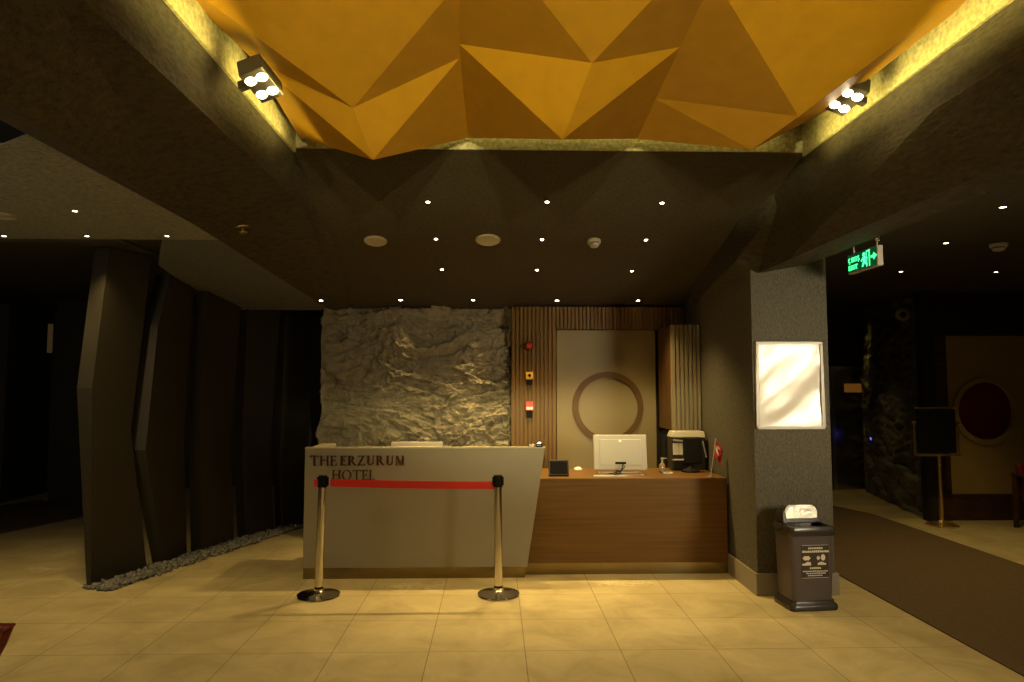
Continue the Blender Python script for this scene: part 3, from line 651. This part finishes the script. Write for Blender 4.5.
# ------------------------------------------------------------------ poster frame on the column
YC = 5.466
a = at(757.5, 429.5, Y=YC-.02); c = at(822.5, 341.5, Y=YC-.02)
t = thing('poster_frame', 'white framed glossy blank poster sheet hanging on the column', 'frame', ((a.x+c.x)/2, YC, a.z))
W = c.x-a.x; Hh = c.z-a.z
b = MB(); f = .026
b.box((-W/2, -.025, 0), (W/2, -.001, f)); b.box((-W/2, -.025, Hh-f), (W/2, -.001, Hh)); b.box((-W/2, -.025, f), (-W/2+f, -.001, Hh-f)); b.box((W/2-f, -.025, f), (W/2, -.001, Hh-f))
b.build('frame', M['white'], t, bevel=.006, local=True)
b = MB(); n = 40; g = []
for j in range(n+1):
    row = []
    for i in range(n+1):
        x = -W/2+f*.8+(W-1.6*f)*i/n; z = f*.8+(Hh-1.6*f)*j/n
        row.append(b.bm.verts.new((x, -.012+.012*noise.noise(Vector((x*2+5.3, z*4-x*2.5, .3)))+.0022*noise.noise(Vector((x*7, z*11-x*6, 2))), z)))
    g.append(row)
for j in range(n):
    for i in range(n): b.bm.faces.new((g[j][i], g[j][i+1], g[j+1][i+1], g[j+1][i]))
b.build('sheet', M['sheet'], t, True, local=True)

# ------------------------------------------------------------------ exit sign under the right beam
a = at(848, 253, X=2.70); c = at(879, 241, X=2.70); zt = H+1.02; zb = H+.872; ya, yb = 5.2, 4.79
t = thing('exit_sign', 'lit green exit sign with running figure and arrow under the right beam', 'sign', (2.745, (ya+yb)/2, zb))
b = MB(); b.box((2.745, yb, zb), (2.79, ya, zt)); b.build('housing', M['white'], t, bevel=.004)
b = MB(); b.box((2.742, yb+.012, zb+.012), (2.7455, ya-.008, zt-.01)); fc = b.build('face', M['exit_face'], t)
b = MB(); o0 = Vector((2.7415, ya-.02, zb)); ux = Vector((0, -1, 0)); uy = Vector((0, 0, 1)); Lh = zt-zb
lettering(b, [('ÇIKIŞ', .2, .2)], o0+uy*Lh*.55, ux, uy, Lh*.25, .16, .002)
lettering(b, [('EXIT', .24, .2)], o0+uy*Lh*.16, ux, uy, Lh*.24, .13, .002)
b.build('lettering', M['exit_glyph'], fc)
b = MB()
def ep(pts): b.prism([o0+ux*x+uy*(y*Lh) for x, y in pts], (-.002, 0, 0))
ep([(.255, .1), (.262, .1), (.262, .9), (.255, .9)]); ep([(.262, .83), (.3, .83), (.3, .9), (.262, .9)]); ep([(.29, .1), (.3, .1), (.3, .9), (.29, .9)])
ep([(.222+.019*math.cos(k), .76+.1*math.sin(k)) for k in [i*PI/5 for i in range(10)]])
ep([(.205, .62), (.235, .66), (.245, .4), (.215, .36)]); ep([(.215, .4), (.24, .38), (.265, .24), (.25, .2)]); ep([(.21, .4), (.23, .36), (.205, .14), (.19, .17)])
ep([(.235, .64), (.245, .58), (.27, .5), (.265, .58)]); ep([(.21, .62), (.215, .55), (.185, .42), (.18, .5)])
ep([(.315, .46), (.35, .46), (.35, .34), (.39, .52), (.35, .7), (.35, .58), (.315, .58)])
b.build('running_figure_and_arrow', M['exit_glyph'], fc)
b = MB(); b.cyl((2.765, yb+.03, zt), (2.765, yb+.03, zt+.075), .006, seg=8); b.tube([(2.765, yb+.05, zt+.045), (2.765, yb+.03, zt+.07), (2.765, yb+.0, zt+.06), (2.765, yb+.005, zt+.03)], .005); b.build('bracket', M['white'], t, True)
b = MB(); b.cyl((2.765, ya-.06, zt), (2.765, ya-.06, zt+.075), .006, seg=8); b.build('bracket', M['white'], t, True)

# ------------------------------------------------------------------ angular fins standing in a bed of pebbles
fins = [((91, 587), (147, 570), [(110, 238), (92, 388), (91, 587)], [(152, 243), (131, 430), (147, 570)], (.17, .17, .05), 'tall angular dark fin nearest the camera, left end of the row'),
        ((164, 565), (187, 555), [(172, 225), (158, 326), (145.5, 450), (164, 565)], [(200, 225), (193, 297), (184, 440), (187, 555)], (.14, .14, .14, .11), 'second angular dark fin from the left, leaning at its foot'),
        ((202, 553), (234, 542), [(208, 262), (200, 430), (202, 553)], [(242, 262), (231, 440), (234, 542)], (.13, .13, .13), 'third angular dark fin, middle of the row'),
        ((246, 538), (274, 531), [(249, 262), (242, 440), (246, 538)], [(282, 262), (270, 450), (274, 531)], (.13, .13, .13), 'fourth angular dark fin from the left, beside the last one'),
        ((283, 529), (306, 524), [(289, 262), (281, 440), (283, 529)], [(316, 262), (308, 450), (306, 524)], (.13, .13, .13), 'last angular dark fin of the row, nearest the rock wall')]
for (q0, q1, lft, rgt, th, lab) in fins:
    b0 = at(*q0, Z=0); b1 = at(*q1, Z=0); d = (b1-b0).normalized(); nrm = Vector((-d.y, d.x, 0))
    if nrm.x > 0: nrm = -nrm
    loop = [at_plane(u, v, b0, nrm) for u, v in lft]+[at_plane(u, v, b0, nrm) for u, v in rgt[::-1]]
    tt = list(th)+([th[-1]] + list(th[::-1])[1:])[:len(rgt)]
    for p in loop: p.z = max(0, p.z)
    for i, p in enumerate(loop):
        if p.z > H+1.19: p.z = H+1.19
        if 5.67 < p.y < 7.6 and p.x < -2.6 and lab[:5] in ('secon', 'third'): p.z = min(p.z, H+1.22-(p.y-5.67)*.192-.012)
    b = MB(); b.prism2(loop, [p+nrm*k for p, k in zip(loop, tt)]); b.bm.faces.ensure_lookup_table()
    tag(b.build('angular_fin', M['fin']), lab, 'fin', 'row of angular fins')
b = MB(); random.seed(11)
s0 = at(109, 592, Z=0); s1 = at(303, 527.5, Z=0); sd = (s1-s0); sn = Vector((sd.y, -sd.x, 0)).normalized()
base = bmesh.new(); bmesh.ops.create_icosphere(base, subdivisions=1, radius=1); bv = [v.co.copy() for v in base.verts]; bf = [[v.index for v in f.verts] for f in base.faces]; base.free()
for k in range(1150):
    q = random.random(); off = random.uniform(-.27, .0)
    
    c = s0+sd*q+sn*(off+.015*math.sin(q*40)); r = random.uniform(.014, .031); m = Matrix.Rotation(random.random()*6, 3, 'Z') @ Matrix.Rotation(random.random()*6, 3, 'X')
    sc = Vector((1, random.uniform(.6, 1), random.uniform(.5, .8)))*r
    vv = [b.bm.verts.new(m @ Vector((v.x*sc.x, v.y*sc.y, v.z*sc.z))+c+Vector((0, 0, r*.5+random.choice((0, 0, .012))))) for v in bv]
    for f in bf: b.bm.faces.new([vv[i] for i in f])
me = bpy.data.meshes.new('pebble_bed'); b.bm.to_mesh(me); b.bm.free(); me.materials.append(M['pebble']); o = bpy.data.objects.new('pebble_bed', me); COL.objects.link(o)
for p in me.polygons: p.use_smooth = True
tag(o, 'bed of grey and white pebbles around the feet of the fins', 'pebbles', kind='stuff')

# dark pillar, painted amber reflection on the far left
a = at(48, 507, Z=0); c = at(86, 507, Z=0)
b = MB(); b.box((a.x, a.y, 0), (c.x, a.y+.4, H+1.2)); struct(b.build('pillar', M['fin']))
p = at(51, 338, Y=10.25); p2 = at(51, 324, Y=10.25); p3 = at(51, 353, Y=10.25)
b = MB(); b.box((p.x-.025, 10.2, p3.z), (p.x+.025, 10.26, p2.z)); tag(b.build('wall_glint', M['amber'], bevel=.01), 'dim narrow amber glint strip in place of a reflection on the dark far left wall', 'light')  # glowing strip in place of a reflected gleam

# ------------------------------------------------------------------ right-hand corridor
# curved rock wall
path = [Vector((6.15, 11.2, 0)), Vector((5.88, 10.8, 0)), Vector((5.71, 10.3, 0)), Vector((5.57, 9.7, 0)), Vector((5.46, 9.1, 0)), Vector((5.43, 8.6, 0)), Vector((5.45, 8.46, 0))]
pts = []
for i in range(len(path)-1):
    for k in range(14): pts.append(path[i].lerp(path[i+1], k/14))
pts.append(path[-1]); acc = 0; b = MB(); g = []; nz = 110
for i, p in enumerate(pts):
    d = (pts[min(i+1, len(pts)-1)]-pts[max(i-1, 0)]).normalized(); nn = Vector((d.y, -d.x, 0)); nn = nn if nn.x < 0 else -nn
    if i: acc += (p-pts[i-1]).length
    g.append([b.bm.verts.new(p+nn*rock_h(acc, (H+1.2)*j/nz, 11.3, .06)+Vector((0, 0, (H+1.2)*j/nz))) for j in range(nz+1)])
for i in range(len(pts)-1):
    for j in range(nz): b.bm.faces.new((g[i][j], g[i+1][j], g[i+1][j+1], g[i][j+1]))
o = b.build('rock_pillar', M['rock_dark']); 
for pl_ in o.data.polygons: pl_.use_smooth = True
tag(o, 'dark rock-faced curved wall at the end of the corridor', 'wall panel')
# wall with the round red window
YR = 8.42
a = at(950, 494, Y=YR); c = at(1024, 336, Y=YR); cc = at(985, 411, Y=YR); RR = .40
b = MB(); x0 = a.x; x1 = 9.9; z0 = a.z; z1 = c.z; seg = 48
# panel with a round hole: outer rectangle points matched to the circle
x1h = cc.x*2-x0
outer = []; inner = []
for k in range(seg):
    an = 2*PI*k/seg; dx, dz = math.cos(an), math.sin(an); s = min(((x1h-cc.x) if dx > 0 else (cc.x-x0))/max(abs(dx), 1e-6), ((z1-cc.z) if dz > 0 else (cc.z-z0))/max(abs(dz), 1e-6))
    outer.append(Vector((cc.x+dx*s, YR, cc.z+dz*s))); inner.append(Vector((cc.x+dx*RR, YR, cc.z+dz*RR)))
for k in range(seg):
    n_ = (k+1) % seg; b.poly([outer[k], outer[n_], inner[n_], inner[k]]); b.poly([inner[k], inner[n_], inner[n_]+Vector((0, .12, 0)), inner[k]+Vector((0, .12, 0))])
for cx, cz in ((x0, z0), (x0, z1), (x1h, z0), (x1h, z1)):
    ks = sorted(range(seg), key=lambda k: (outer[k]-Vector((cx, YR, cz))).length)[:2]; b.poly([outer[ks[0]], outer[ks[1]], (cx, YR, cz)])
b.poly([(x1h, YR, z0), (x1, YR, z0), (x1, YR, z1), (x1h, YR, z1)])
struct(b.build('wall_corridor', M['brownpanel']))
t = thing('round_window', 'round dark red porthole window in the brown corridor wall', 'window', (cc.x, YR, cc.z))
b = MB(); b.ring(cc+Vector((0, -.001, 0)), RQ, RR-.045, RR+.015, .03, 56); b.build('frame', M['brownpanel'], t, True)
b = MB(); b.lathe([(0, 0), (RR+.01, 0), (RR+.01, .01), (0, .01)], cc+Vector((0, .1, 0)), 48, RQ); b.build('pane', M['maroon'], t)
b = MB(); b.box((5.5, YR+.02, 0), (9.9, YR+.1, z0)); b.box((x0, YR-.02, .0), (9.9, YR+.02, z0)); struct(b.build('baseboard_corridor', M['darkwood']))
b = MB(); b.box((5.5, YR-.02, z1), (9.9, YR+.1, H+1.2)); struct(b.build('trim_5', M['dark']))
b = MB(); q0 = at(938, 500, Y=YR).x; b.box((q0, YR-.04, 0), (x0, YR+.06, z1)); struct(b.build('trim_6', M['darkwood']))
b = MB(); q1 = at(925, 500, Y=YR).x; b.box((q1, YR-.06, 0), (q0-.002, YR+.06, H+1.2)); struct(b.build('trim_7', M['dark']))
# lift door
a = at(838, 495, Y=10.9); c = at(863, 370, Y=10.9)
b = MB(); b.box((a.x-.9, 10.95, 0), (c.x+.3, 11.2, H+1.2)); struct(b.build('wall_lift', M['darkwall']))
b = MB(); b.box((a.x, 10.93, 0), (c.x, 10.97, c.z)); d1 = struct(b.build('door_1', M['lift']))
q = at(853, 388, Y=10.92); b = MB(); b.box((q.x-.14, 10.915, q.z-.07), (q.x+.14, 10.931, q.z+.07)); tag(b.build('lift_reflection', M['display'], bevel=.01), 'dim amber lamp reflection on the steel lift door', 'display')  # glowing plate stands in for an amber lamp reflection
b = MB(); b.box((a.x-.06, 10.9, 0), (a.x, 10.95, c.z+.06)); b.box((c.x, 10.9, 0), (c.x+.06, 10.95, c.z+.06)); b.box((a.x, 10.9, c.z), (c.x, 10.95, c.z+.06)); struct(b.build('trim_8', M['steel']))
# blue indicator, round fixture
def hit(u, v):
    bpy.context.view_layer.update()
    dg = bpy.context.evaluated_depsgraph_get()
    ok, loc, nr, *_ = SC.ray_cast(dg, Vector((0, 0, H)), ray(u, v).normalized())
    return loc, nr
p, nr = hit(871, 439)
b = MB(); b.lathe([(0, 0), (.022, 0), (.02, .02), (0, .025)], p, 16, nr.to_track_quat('Z', 'Y')); tag(b.build('indicator_light', M['blue'], smooth=True), 'tiny blue indicator light on the dark rock wall', 'light')
p, nr = hit(903, 315)
t = thing('wall_fixture', 'pale round fixture with dark centre high on the dark rock wall', 'fixture', p)
qn = Vector((-.35, -1, -.15)).to_track_quat('Z', 'Y'); cpt_ = p+Vector((-.05, -.08, 0))
b = MB(); b.cyl(p+Vector((.02, .05, .05)), cpt_, .02, seg=12); b.build('arm', M['cream'], t, True)
b = MB(); b.lathe([(0, -.05), (.07, -.05), (.088, -.02), (.088, .01), (.05, .03), (.04, .015), (0, .015)], cpt_, 24, qn); b.build('housing', M['cream'], t, True)
b = MB(); b.lathe([(0, .016), (.036, .016), (.03, .026), (0, .03)], cpt_, 20, qn); b.build('lens', M['black'], t, True)
# menu stand
p = at(942, 525.5, Z=0); YS = p.y
t = thing('sign_stand', 'brass stand holding a black notice board before the round window', 'sign stand', (p.x, p.y, 0))
b = MB(); b.lathe([(0, .001), (.17, .001), (.172, .012), (.13, .03), (.05, .04), (.03, .06), (0, .06)], (0, 0, 0), 36); b.build('base', M['brasspol'], t, True, local=True)
a = at(918, 453, Y=YS); c = at(954, 409, Y=YS)
b = MB(); b.cyl((0, 0, .05), (0, 0, a.z-.02), .022, seg=18); b.build('pole', M['brasspol'], t, True, local=True)
b = MB(); b.box((a.x, YS-.02, a.z), (c.x, YS+.005, c.z)); b.build('board', M['black'], t)
b = MB(); b.box((a.x-.05, YS-.035, a.z-.035), (c.x+.05, YS+.015, a.z-.008)); b.box((a.x-.02, YS-.01, c.z+.001), (c.x+.02, YS+.006, c.z+.02))
for x in (a.x-.045, c.x+.028):
    b.box((x, YS-.008, a.z-.008), (x+.017, YS+.008, a.z+.38)); b.box((x-.015, YS-.012, a.z+.34), (x+.032, YS+.012, a.z+.375))
b.build('frame', M['brasspol'], t, bevel=.003)

# armchairs
def armchair(label, loc, rz):
    t = thing('armchair', label, 'armchair', loc, (0, 0, rz))
    for sx in (-1, 1):
        for y0, y1 in ((-.3, -.28), (.3, .26)):
            b = MB(); b.prism2([(sx*.31-.02, y0-.02, .001), (sx*.31+.02, y0-.02, .001), (sx*.31+.02, y0+.02, .001), (sx*.31-.02, y0+.02, .001)], [(sx*.31-.03, y1-.03, .60), (sx*.31+.03, y1-.03, .60), (sx*.31+.03, y1+.03, .60), (sx*.31-.03, y1+.03, .60)]); b.build('leg', M['darkwood'], t, bevel=.004, local=True)
        b = MB(); b.box((sx*.31-.04, -.36, .60), (sx*.31+.04, .3, .635)); b.build('armrest', M['darkwood'], t, bevel=.01, local=True)
    b = MB(); b.box((-.27, -.32, .3), (.27, .26, .45)); b.build('seat', M['redleather'], t, bevel=.03, local=True)
    b = MB(); b.prism2([(-.27, .2, .4), (.27, .2, .4), (.27, .3, .4), (-.27, .3, .4)], [(-.27, .28, .74), (.27, .28, .74), (.27, .35, .74), (-.27, .35, .74)]); b.build('backrest', M['redleather'], t, bevel=.03, local=True)
    return t
p = at(1016, 527, Z=0)
armchair('dark wooden armchair with red cushions at the right edge of the picture', (p.x+.29, p.y-.33, 0), math.radians(0))
# red tub chair, only the front of its arm comes into the picture
p = at(15.7, 623, Y=2.78)
t = thing('tub_chair', 'dark red tub chair whose arm tip shows at the lower left edge', 'armchair', (p.x-.42, 2.45, 0))
def tubloop(off, z, tipx, x_shift=0):
    out = []
    for k in range(13):
        a = math.radians(90+180*k/12); out.append((math.cos(a)*(.36-off)*1.05, math.sin(a)*(.33-off), z))
    return [(tipx, .33-off, z)]+out+[(tipx, -.33+off, z)]
b = MB(); zs = p.z
b.loft([tubloop(0, .12, .10), tubloop(0, zs*.45, .26), tubloop(0, zs-.17, .345), tubloop(0, zs-.08, .39), tubloop(0, zs, .42), tubloop(.07, zs, .42), tubloop(.07, zs-.08, .39), tubloop(.07, zs-.17, .345), tubloop(.07, .3, .24), tubloop(.07, .12, .10), tubloop(0, .12, .10)], closed=False, cap=False)
o = b.build('backrest', M['redleather'], t, True, local=True); sd_ = o.modifiers.new('solid', 'SOLIDIFY'); sd_.thickness = .01
b = MB(); b.lathe([(0, .12), (.26, .12), (.28, .16), (.28, .38), (.24, .43), (0, .44)], (.02, 0, 0), 28); b.build('seat', M['redleather'], t, True, local=True)
for a in (45, 135, 225, 315):
    b = MB(); c_, s_ = math.cos(math.radians(a))*.22, math.sin(math.radians(a))*.22; b.cyl((c_*1.1, s_*1.1, .001), (c_, s_, .13), .014, .022, 10); b.build('leg', M['darkwood'], t, True, local=True)

# worn stickers on the floor
def scuffs(u0, v0, u1, v1, label, n, seed):
    random.seed(seed); b = MB(); a = at(u0, (v0+v1)/2, Z=0); c = at(u1, (v0+v1)/2, Z=0); e = at((u0+u1)/2, v0, Z=0).y-at((u0+u1)/2, v1, Z=0).y
    y0, y1 = (a.y+c.y)/2-e*.5, (a.y+c.y)/2+e*.5
    b.poly([(a.x, y0, .0012), (c.x, y0, .0012), (c.x, y1, .0012), (a.x, y1, .0012)])
    for k in range(0):
        q = random.random(); x = a.x+(c.x-a.x)*q; y = a.y+(c.y-a.y)*q+random.gauss(0, .22)*e; r = random.uniform(.004, .018)
        b.poly([(x+r*(1.6 if True else 1)*math.cos(t_*PI/3)*random.uniform(.5, 1), y+r*math.sin(t_*PI/3)*random.uniform(.3, .8), .0012+k*2e-6) for t_ in range(6)])
    tag(b.build('floor_sticker', M['scuff']), label, 'floor sticker', 'worn floor stickers')
scuffs(384, 583, 441, 590, 'worn white sticker remains on the floor before the taupe desk', 90, 1)
scuffs(597, 580.5, 652, 585.5, 'worn white sticker remains on the floor before the walnut counter', 60, 2)
scuffs(22, 566, 55, 571, 'worn white sticker remains on the floor left of the fins', 40, 5)

# ------------------------------------------------------------------ ceiling fixtures
def quat_of(n): return n.to_track_quat('Z', 'Y')
proto = None
def downlight(u, v, label, group, power, deg, aim=None, r=1.0, col=WARM):
    global proto
    p, n = hit(u, v)
    if n.dot(ray(u, v)) > 0: n = -n
    rot = quat_of(n).to_euler()
    if proto is None:
        proto = thing('downlight', label, 'spotlight', p, rot, group)
        b = MB(); b.lathe([(.028, -.01), (.042, -.01), (.042, .004), (.034, .006), (.028, .002)], seg=20); b.build('trim_ring', M['trim_dark'], proto, True, local=True)
        b = MB(); b.lathe([(0, -.004), (.027, -.004), (.024, .003), (0, .005)], seg=16); b.build('lens', M['lens'], proto, True, local=True)
        o = proto
    else: o = dup(proto, p, rot, label, group)
    o.scale = (r, r, r)
    if power: 
        l = p+n*.03; spot('downlight_lamp', l, aim if aim is not None else l+Vector((0, 0, -1)), power, deg, 1, col=col, size=.03)
    return p
PW = 30
for row, (ys, word) in enumerate((((202, 202, 203), 'front row nearest the gold panel'), ((239, 239.5, 240), 'middle row level with the speakers'), ((269.5, 270, 271), 'third row, just before the back row'))):
    xs = ((428, 547, 662), (436, 542, 646), (442, 537, 632))[row]
    for i in range(3): downlight(xs[i], ys[i], 'small recessed spotlight, %s of the %s' % (('left', 'centre', 'right')[i], word), 'spotlights in the sloping ceiling', (26, 50, 185)[row], (60, 66, 100)[row], r=.62)
for i, (u, v) in enumerate(((321, 300.5), (400.5, 300), (473, 300), (557, 300.5), (638, 300.5))):
    downlight(u, v, '%s of the five recessed spotlights close to the back wall' % ('leftmost', 'second from left', 'middle one', 'fourth from left', 'rightmost')[i], 'spotlights along the back wall', (2, 32, 84, 13, 7)[i], (46, 54, 54, 42, 40)[i], r=.75)
for u, v, lab in ((75, 211, 'recessed spotlight alone in the middle of the grey left ceiling'), (4, 236, 'leftmost recessed spotlight of the row above the fins'), (87, 236, 'recessed spotlight right above the nearest fin'), (167, 236, 'recessed spotlight in the left ceiling beside the second fin')):
    downlight(u, v, lab, 'spotlights in the left ceiling', 8 if u == 167 else 52, 110, r=.62)
for u, v, lab in ((1003, 207, 'recessed spotlight of the right ceiling nearest the camera'), (946, 243, 'recessed spotlight left of the smoke detector in the right ceiling'), (901, 271.5, 'recessed spotlight beside the exit sign in the right ceiling'), (996, 272, 'recessed spotlight below the smoke detector in the right ceiling')):
    downlight(u, v, lab, 'spotlights in the right ceiling', 52, 100, r=.75)
def speaker(u, v, r, label):
    p, n = hit(u, v); n = -n if n.dot(ray(u, v)) > 0 else n; q = quat_of(n)
    t = thing('ceiling_speaker', label, 'speaker', p)
    b = MB(); b.lathe([(r*.82, -.005), (r, -.005), (r, .008), (r*.9, .016), (r*.82, .012)], p, 32, q); b.build('rim', M['cream'], t, True)
    b = MB(); b.lathe([(0, -.004), (r*.83, -.004), (r*.83, .009), (0, .012)], p, 32, q); b.build('grille', M['white'], t, True)
speaker(375.5, 240.5, .098, 'round white ceiling speaker left, beside the dark beam')
speaker(488, 239.5, .108, 'round white ceiling speaker in the centre of the sloping ceiling')
speaker(0, 215, .1, 'white round ceiling speaker cut by the left picture edge')
def detector(u, v, label, k=1.0):
    p, n = hit(u, v); n = -n if n.dot(ray(u, v)) > 0 else n; q = quat_of(n)
    t = thing('smoke_detector', label, 'smoke detector', p)
    b = MB(); b.lathe([(0, -.005), (.058*k, -.005), (.058*k, .022), (.05*k, .03), (0, .03)], p, 28, q); b.build('base', M['cream'], t, True)
    b = MB(); b.lathe([(0, .03), (.04*k, .03), (.04*k, .038), (0, .038)], p, 24, q); b.build('sensor_slot', M['black'], t, True)
    b = MB(); b.lathe([(0, .038), (.044*k, .038), (.036*k, .056), (.02*k, .062), (0, .063)], p, 24, q); b.build('cap', M['white'], t, True)
detector(594, 240.5, 'white smoke detector in the sloping ceiling above the walnut counter')
detector(998.5, 244, 'white smoke detector in the dark right ceiling', 1.15)
p, n = hit(242.5, 227); n = -n if n.dot(ray(242, 227)) > 0 else n; q = quat_of(n)
t = thing('sprinkler', 'small brass sprinkler head under the left beam', 'sprinkler', p)
b = MB(); b.lathe([(0, -.004), (.05, -.004), (.047, .008), (.018, .015), (0, .012)], p, 20, q); b.build('plate', M['brasspol'], t, True)
b = MB(); b.cyl(p+n*.01, p+n*.045, .009, seg=10); b.lathe([(0, .045), (.034, .045), (.03, .052), (0, .05)], p, 12, q); b.build('head', M['brasspol'], t, True)
p, n = hit(880, 307)
# flood lights on the beams
def flood(X, Y, z, side, label, build=True):
    c = Vector((X, Y, z))
    if build:
        t = thing('flood_light', label, 'flood light', c, (math.radians(-14), side*math.radians(18), side*math.radians(8)), 'flood lights in the coffer'); t.scale = (.8, .8, .8)
        b = MB(); b.box((-.075, -.13, .0), (.075, .13, .11)); b.build('housing', M['trim_dark'], t, bevel=.006, local=True)
        b = MB(); b.box((.05*side, -.02, .03), (.14*side, .02, .08)); b.build('bracket', M['trim_dark'], t, local=True)
        for dx in (-.036, .036):
            for dy in (-.062, .062):
                b = MB(); b.lathe([(0, .001), (.034, .001), (.03, -.006), (0, -.009)], (dx, dy, 0), 18); b.build('lens', M['lens_and_glint'], t, True, local=True)  # two of the four lenses are modelled reflections of the lamps
    return c
fl_ = at(262, 86, X=-1.12); fr_ = at(846, 101, X=1.85)
flood(fl_.x, fl_.y, fl_.z, -1, 'flood light with two lenses and two reflected glints in the coffer on the left beam')
flood(fr_.x, fr_.y, fr_.z, 1, 'flood light with two lenses and two reflected glints in the coffer on the right beam')

# ------------------------------------------------------------------ light
for c, sx in ((fl_, -1), (fr_, 1)):
    for yy, k in ((c.y, 1), (1.0, .8), (-1.6, .8)):  # rear pairs are unseen lamps added to brighten the front floor
        l = Vector((c.x, yy, c.z-.03))
        spot('flood_and_fill_lamp', l, l+Vector((-.32*sx, -.12, -1)), (85 if sx < 0 else 160)*k, 100, .8, (1, .78, .4), .06)      # down to the floor
        spot('flood_glow', l+Vector((-sx*.0, 0, 0)), l+Vector((sx*.75, .0, .15)), 5*k, 165, .5, (1, .78, .3), .05)  # spill on the beam side
# unseen lamps added up the coffer to rake along the gold panel
for x in (-.5, 1.3): spot('added_coffer_lamp', (x, -3.6, H+1.25), (.4, 3.7, H+1.6), 1280, 34, .7, (1, .85, .40), .05)
area('window_light', (4.35, .7, 1.95), (2.35, 5.4, 1.65), 16, .8, 1.0, (1, .84, .55), 50)
area('lobby_fill', (0.5, -4.5, 2.9), (.5, 4, .8), 2, 4, 1.5, WARM)  # unseen soft fill added behind the camera
CV = (1, .82, .22)
for x, sx in ((-1.02, -1), (1.80, 1)): area('cove_fill', (x, .6, H+1.42), (x+sx*.33, .6, H+1.62), 17, 7.2, .04, CV, 70)  # strips without fixtures, added below the panel to brighten the lips
area('cove_fill', (.4, 4.47, H+1.75), (.4, 4.50, H+1.6), 2.5, 3.0, .03, CV)
spot('wall_washer', (5.44, 10.2, H+1.17), (5.69, 10.4, H+.45), 14, 30, 1, (1, .66, .16))
q = at(869, 338, Y=10.45); spot('rock_fill', (5.25, 9.7, H+1.15), q, 16, 11, 1, (1, .68, .16))  # unseen second spot added to brighten the rock patch
spot('corridor_fill', (4.7, 9.6, H+1.15), (4.7, 9.6, 0), 22, 80, 1)  # unseen lamp added to lift the far corridor floor
spot('lift_fill', (4.9, 10.3, H+1.15), (5.3, 10.9, .9), 8, 50, 1)  # unseen lamp added to put light on the lift door
area('left_bay_fill', (-4.0, 2.4, 2.7), (-3.5, 5.4, 1.0), 20, 1.2, 1.2, (1, .86, .6))  # unseen light added to lighten the nearest fin's end face
w = bpy.data.worlds.new('world'); SC.world = w; w.use_nodes = True
w.node_tree.nodes['Background'].inputs[0].default_value = (1, .8, .5, 1); w.node_tree.nodes['Background'].inputs[1].default_value = .003
SC.view_settings.view_transform = 'Standard'; SC.view_settings.look = 'None'; SC.view_settings.exposure = 0; SC.view_settings.gamma = 1
SC.cycles.use_denoising = True
SC.cycles.max_bounces = 8; SC.cycles.diffuse_bounces = 4; SC.cycles.sample_clamp_indirect = 4
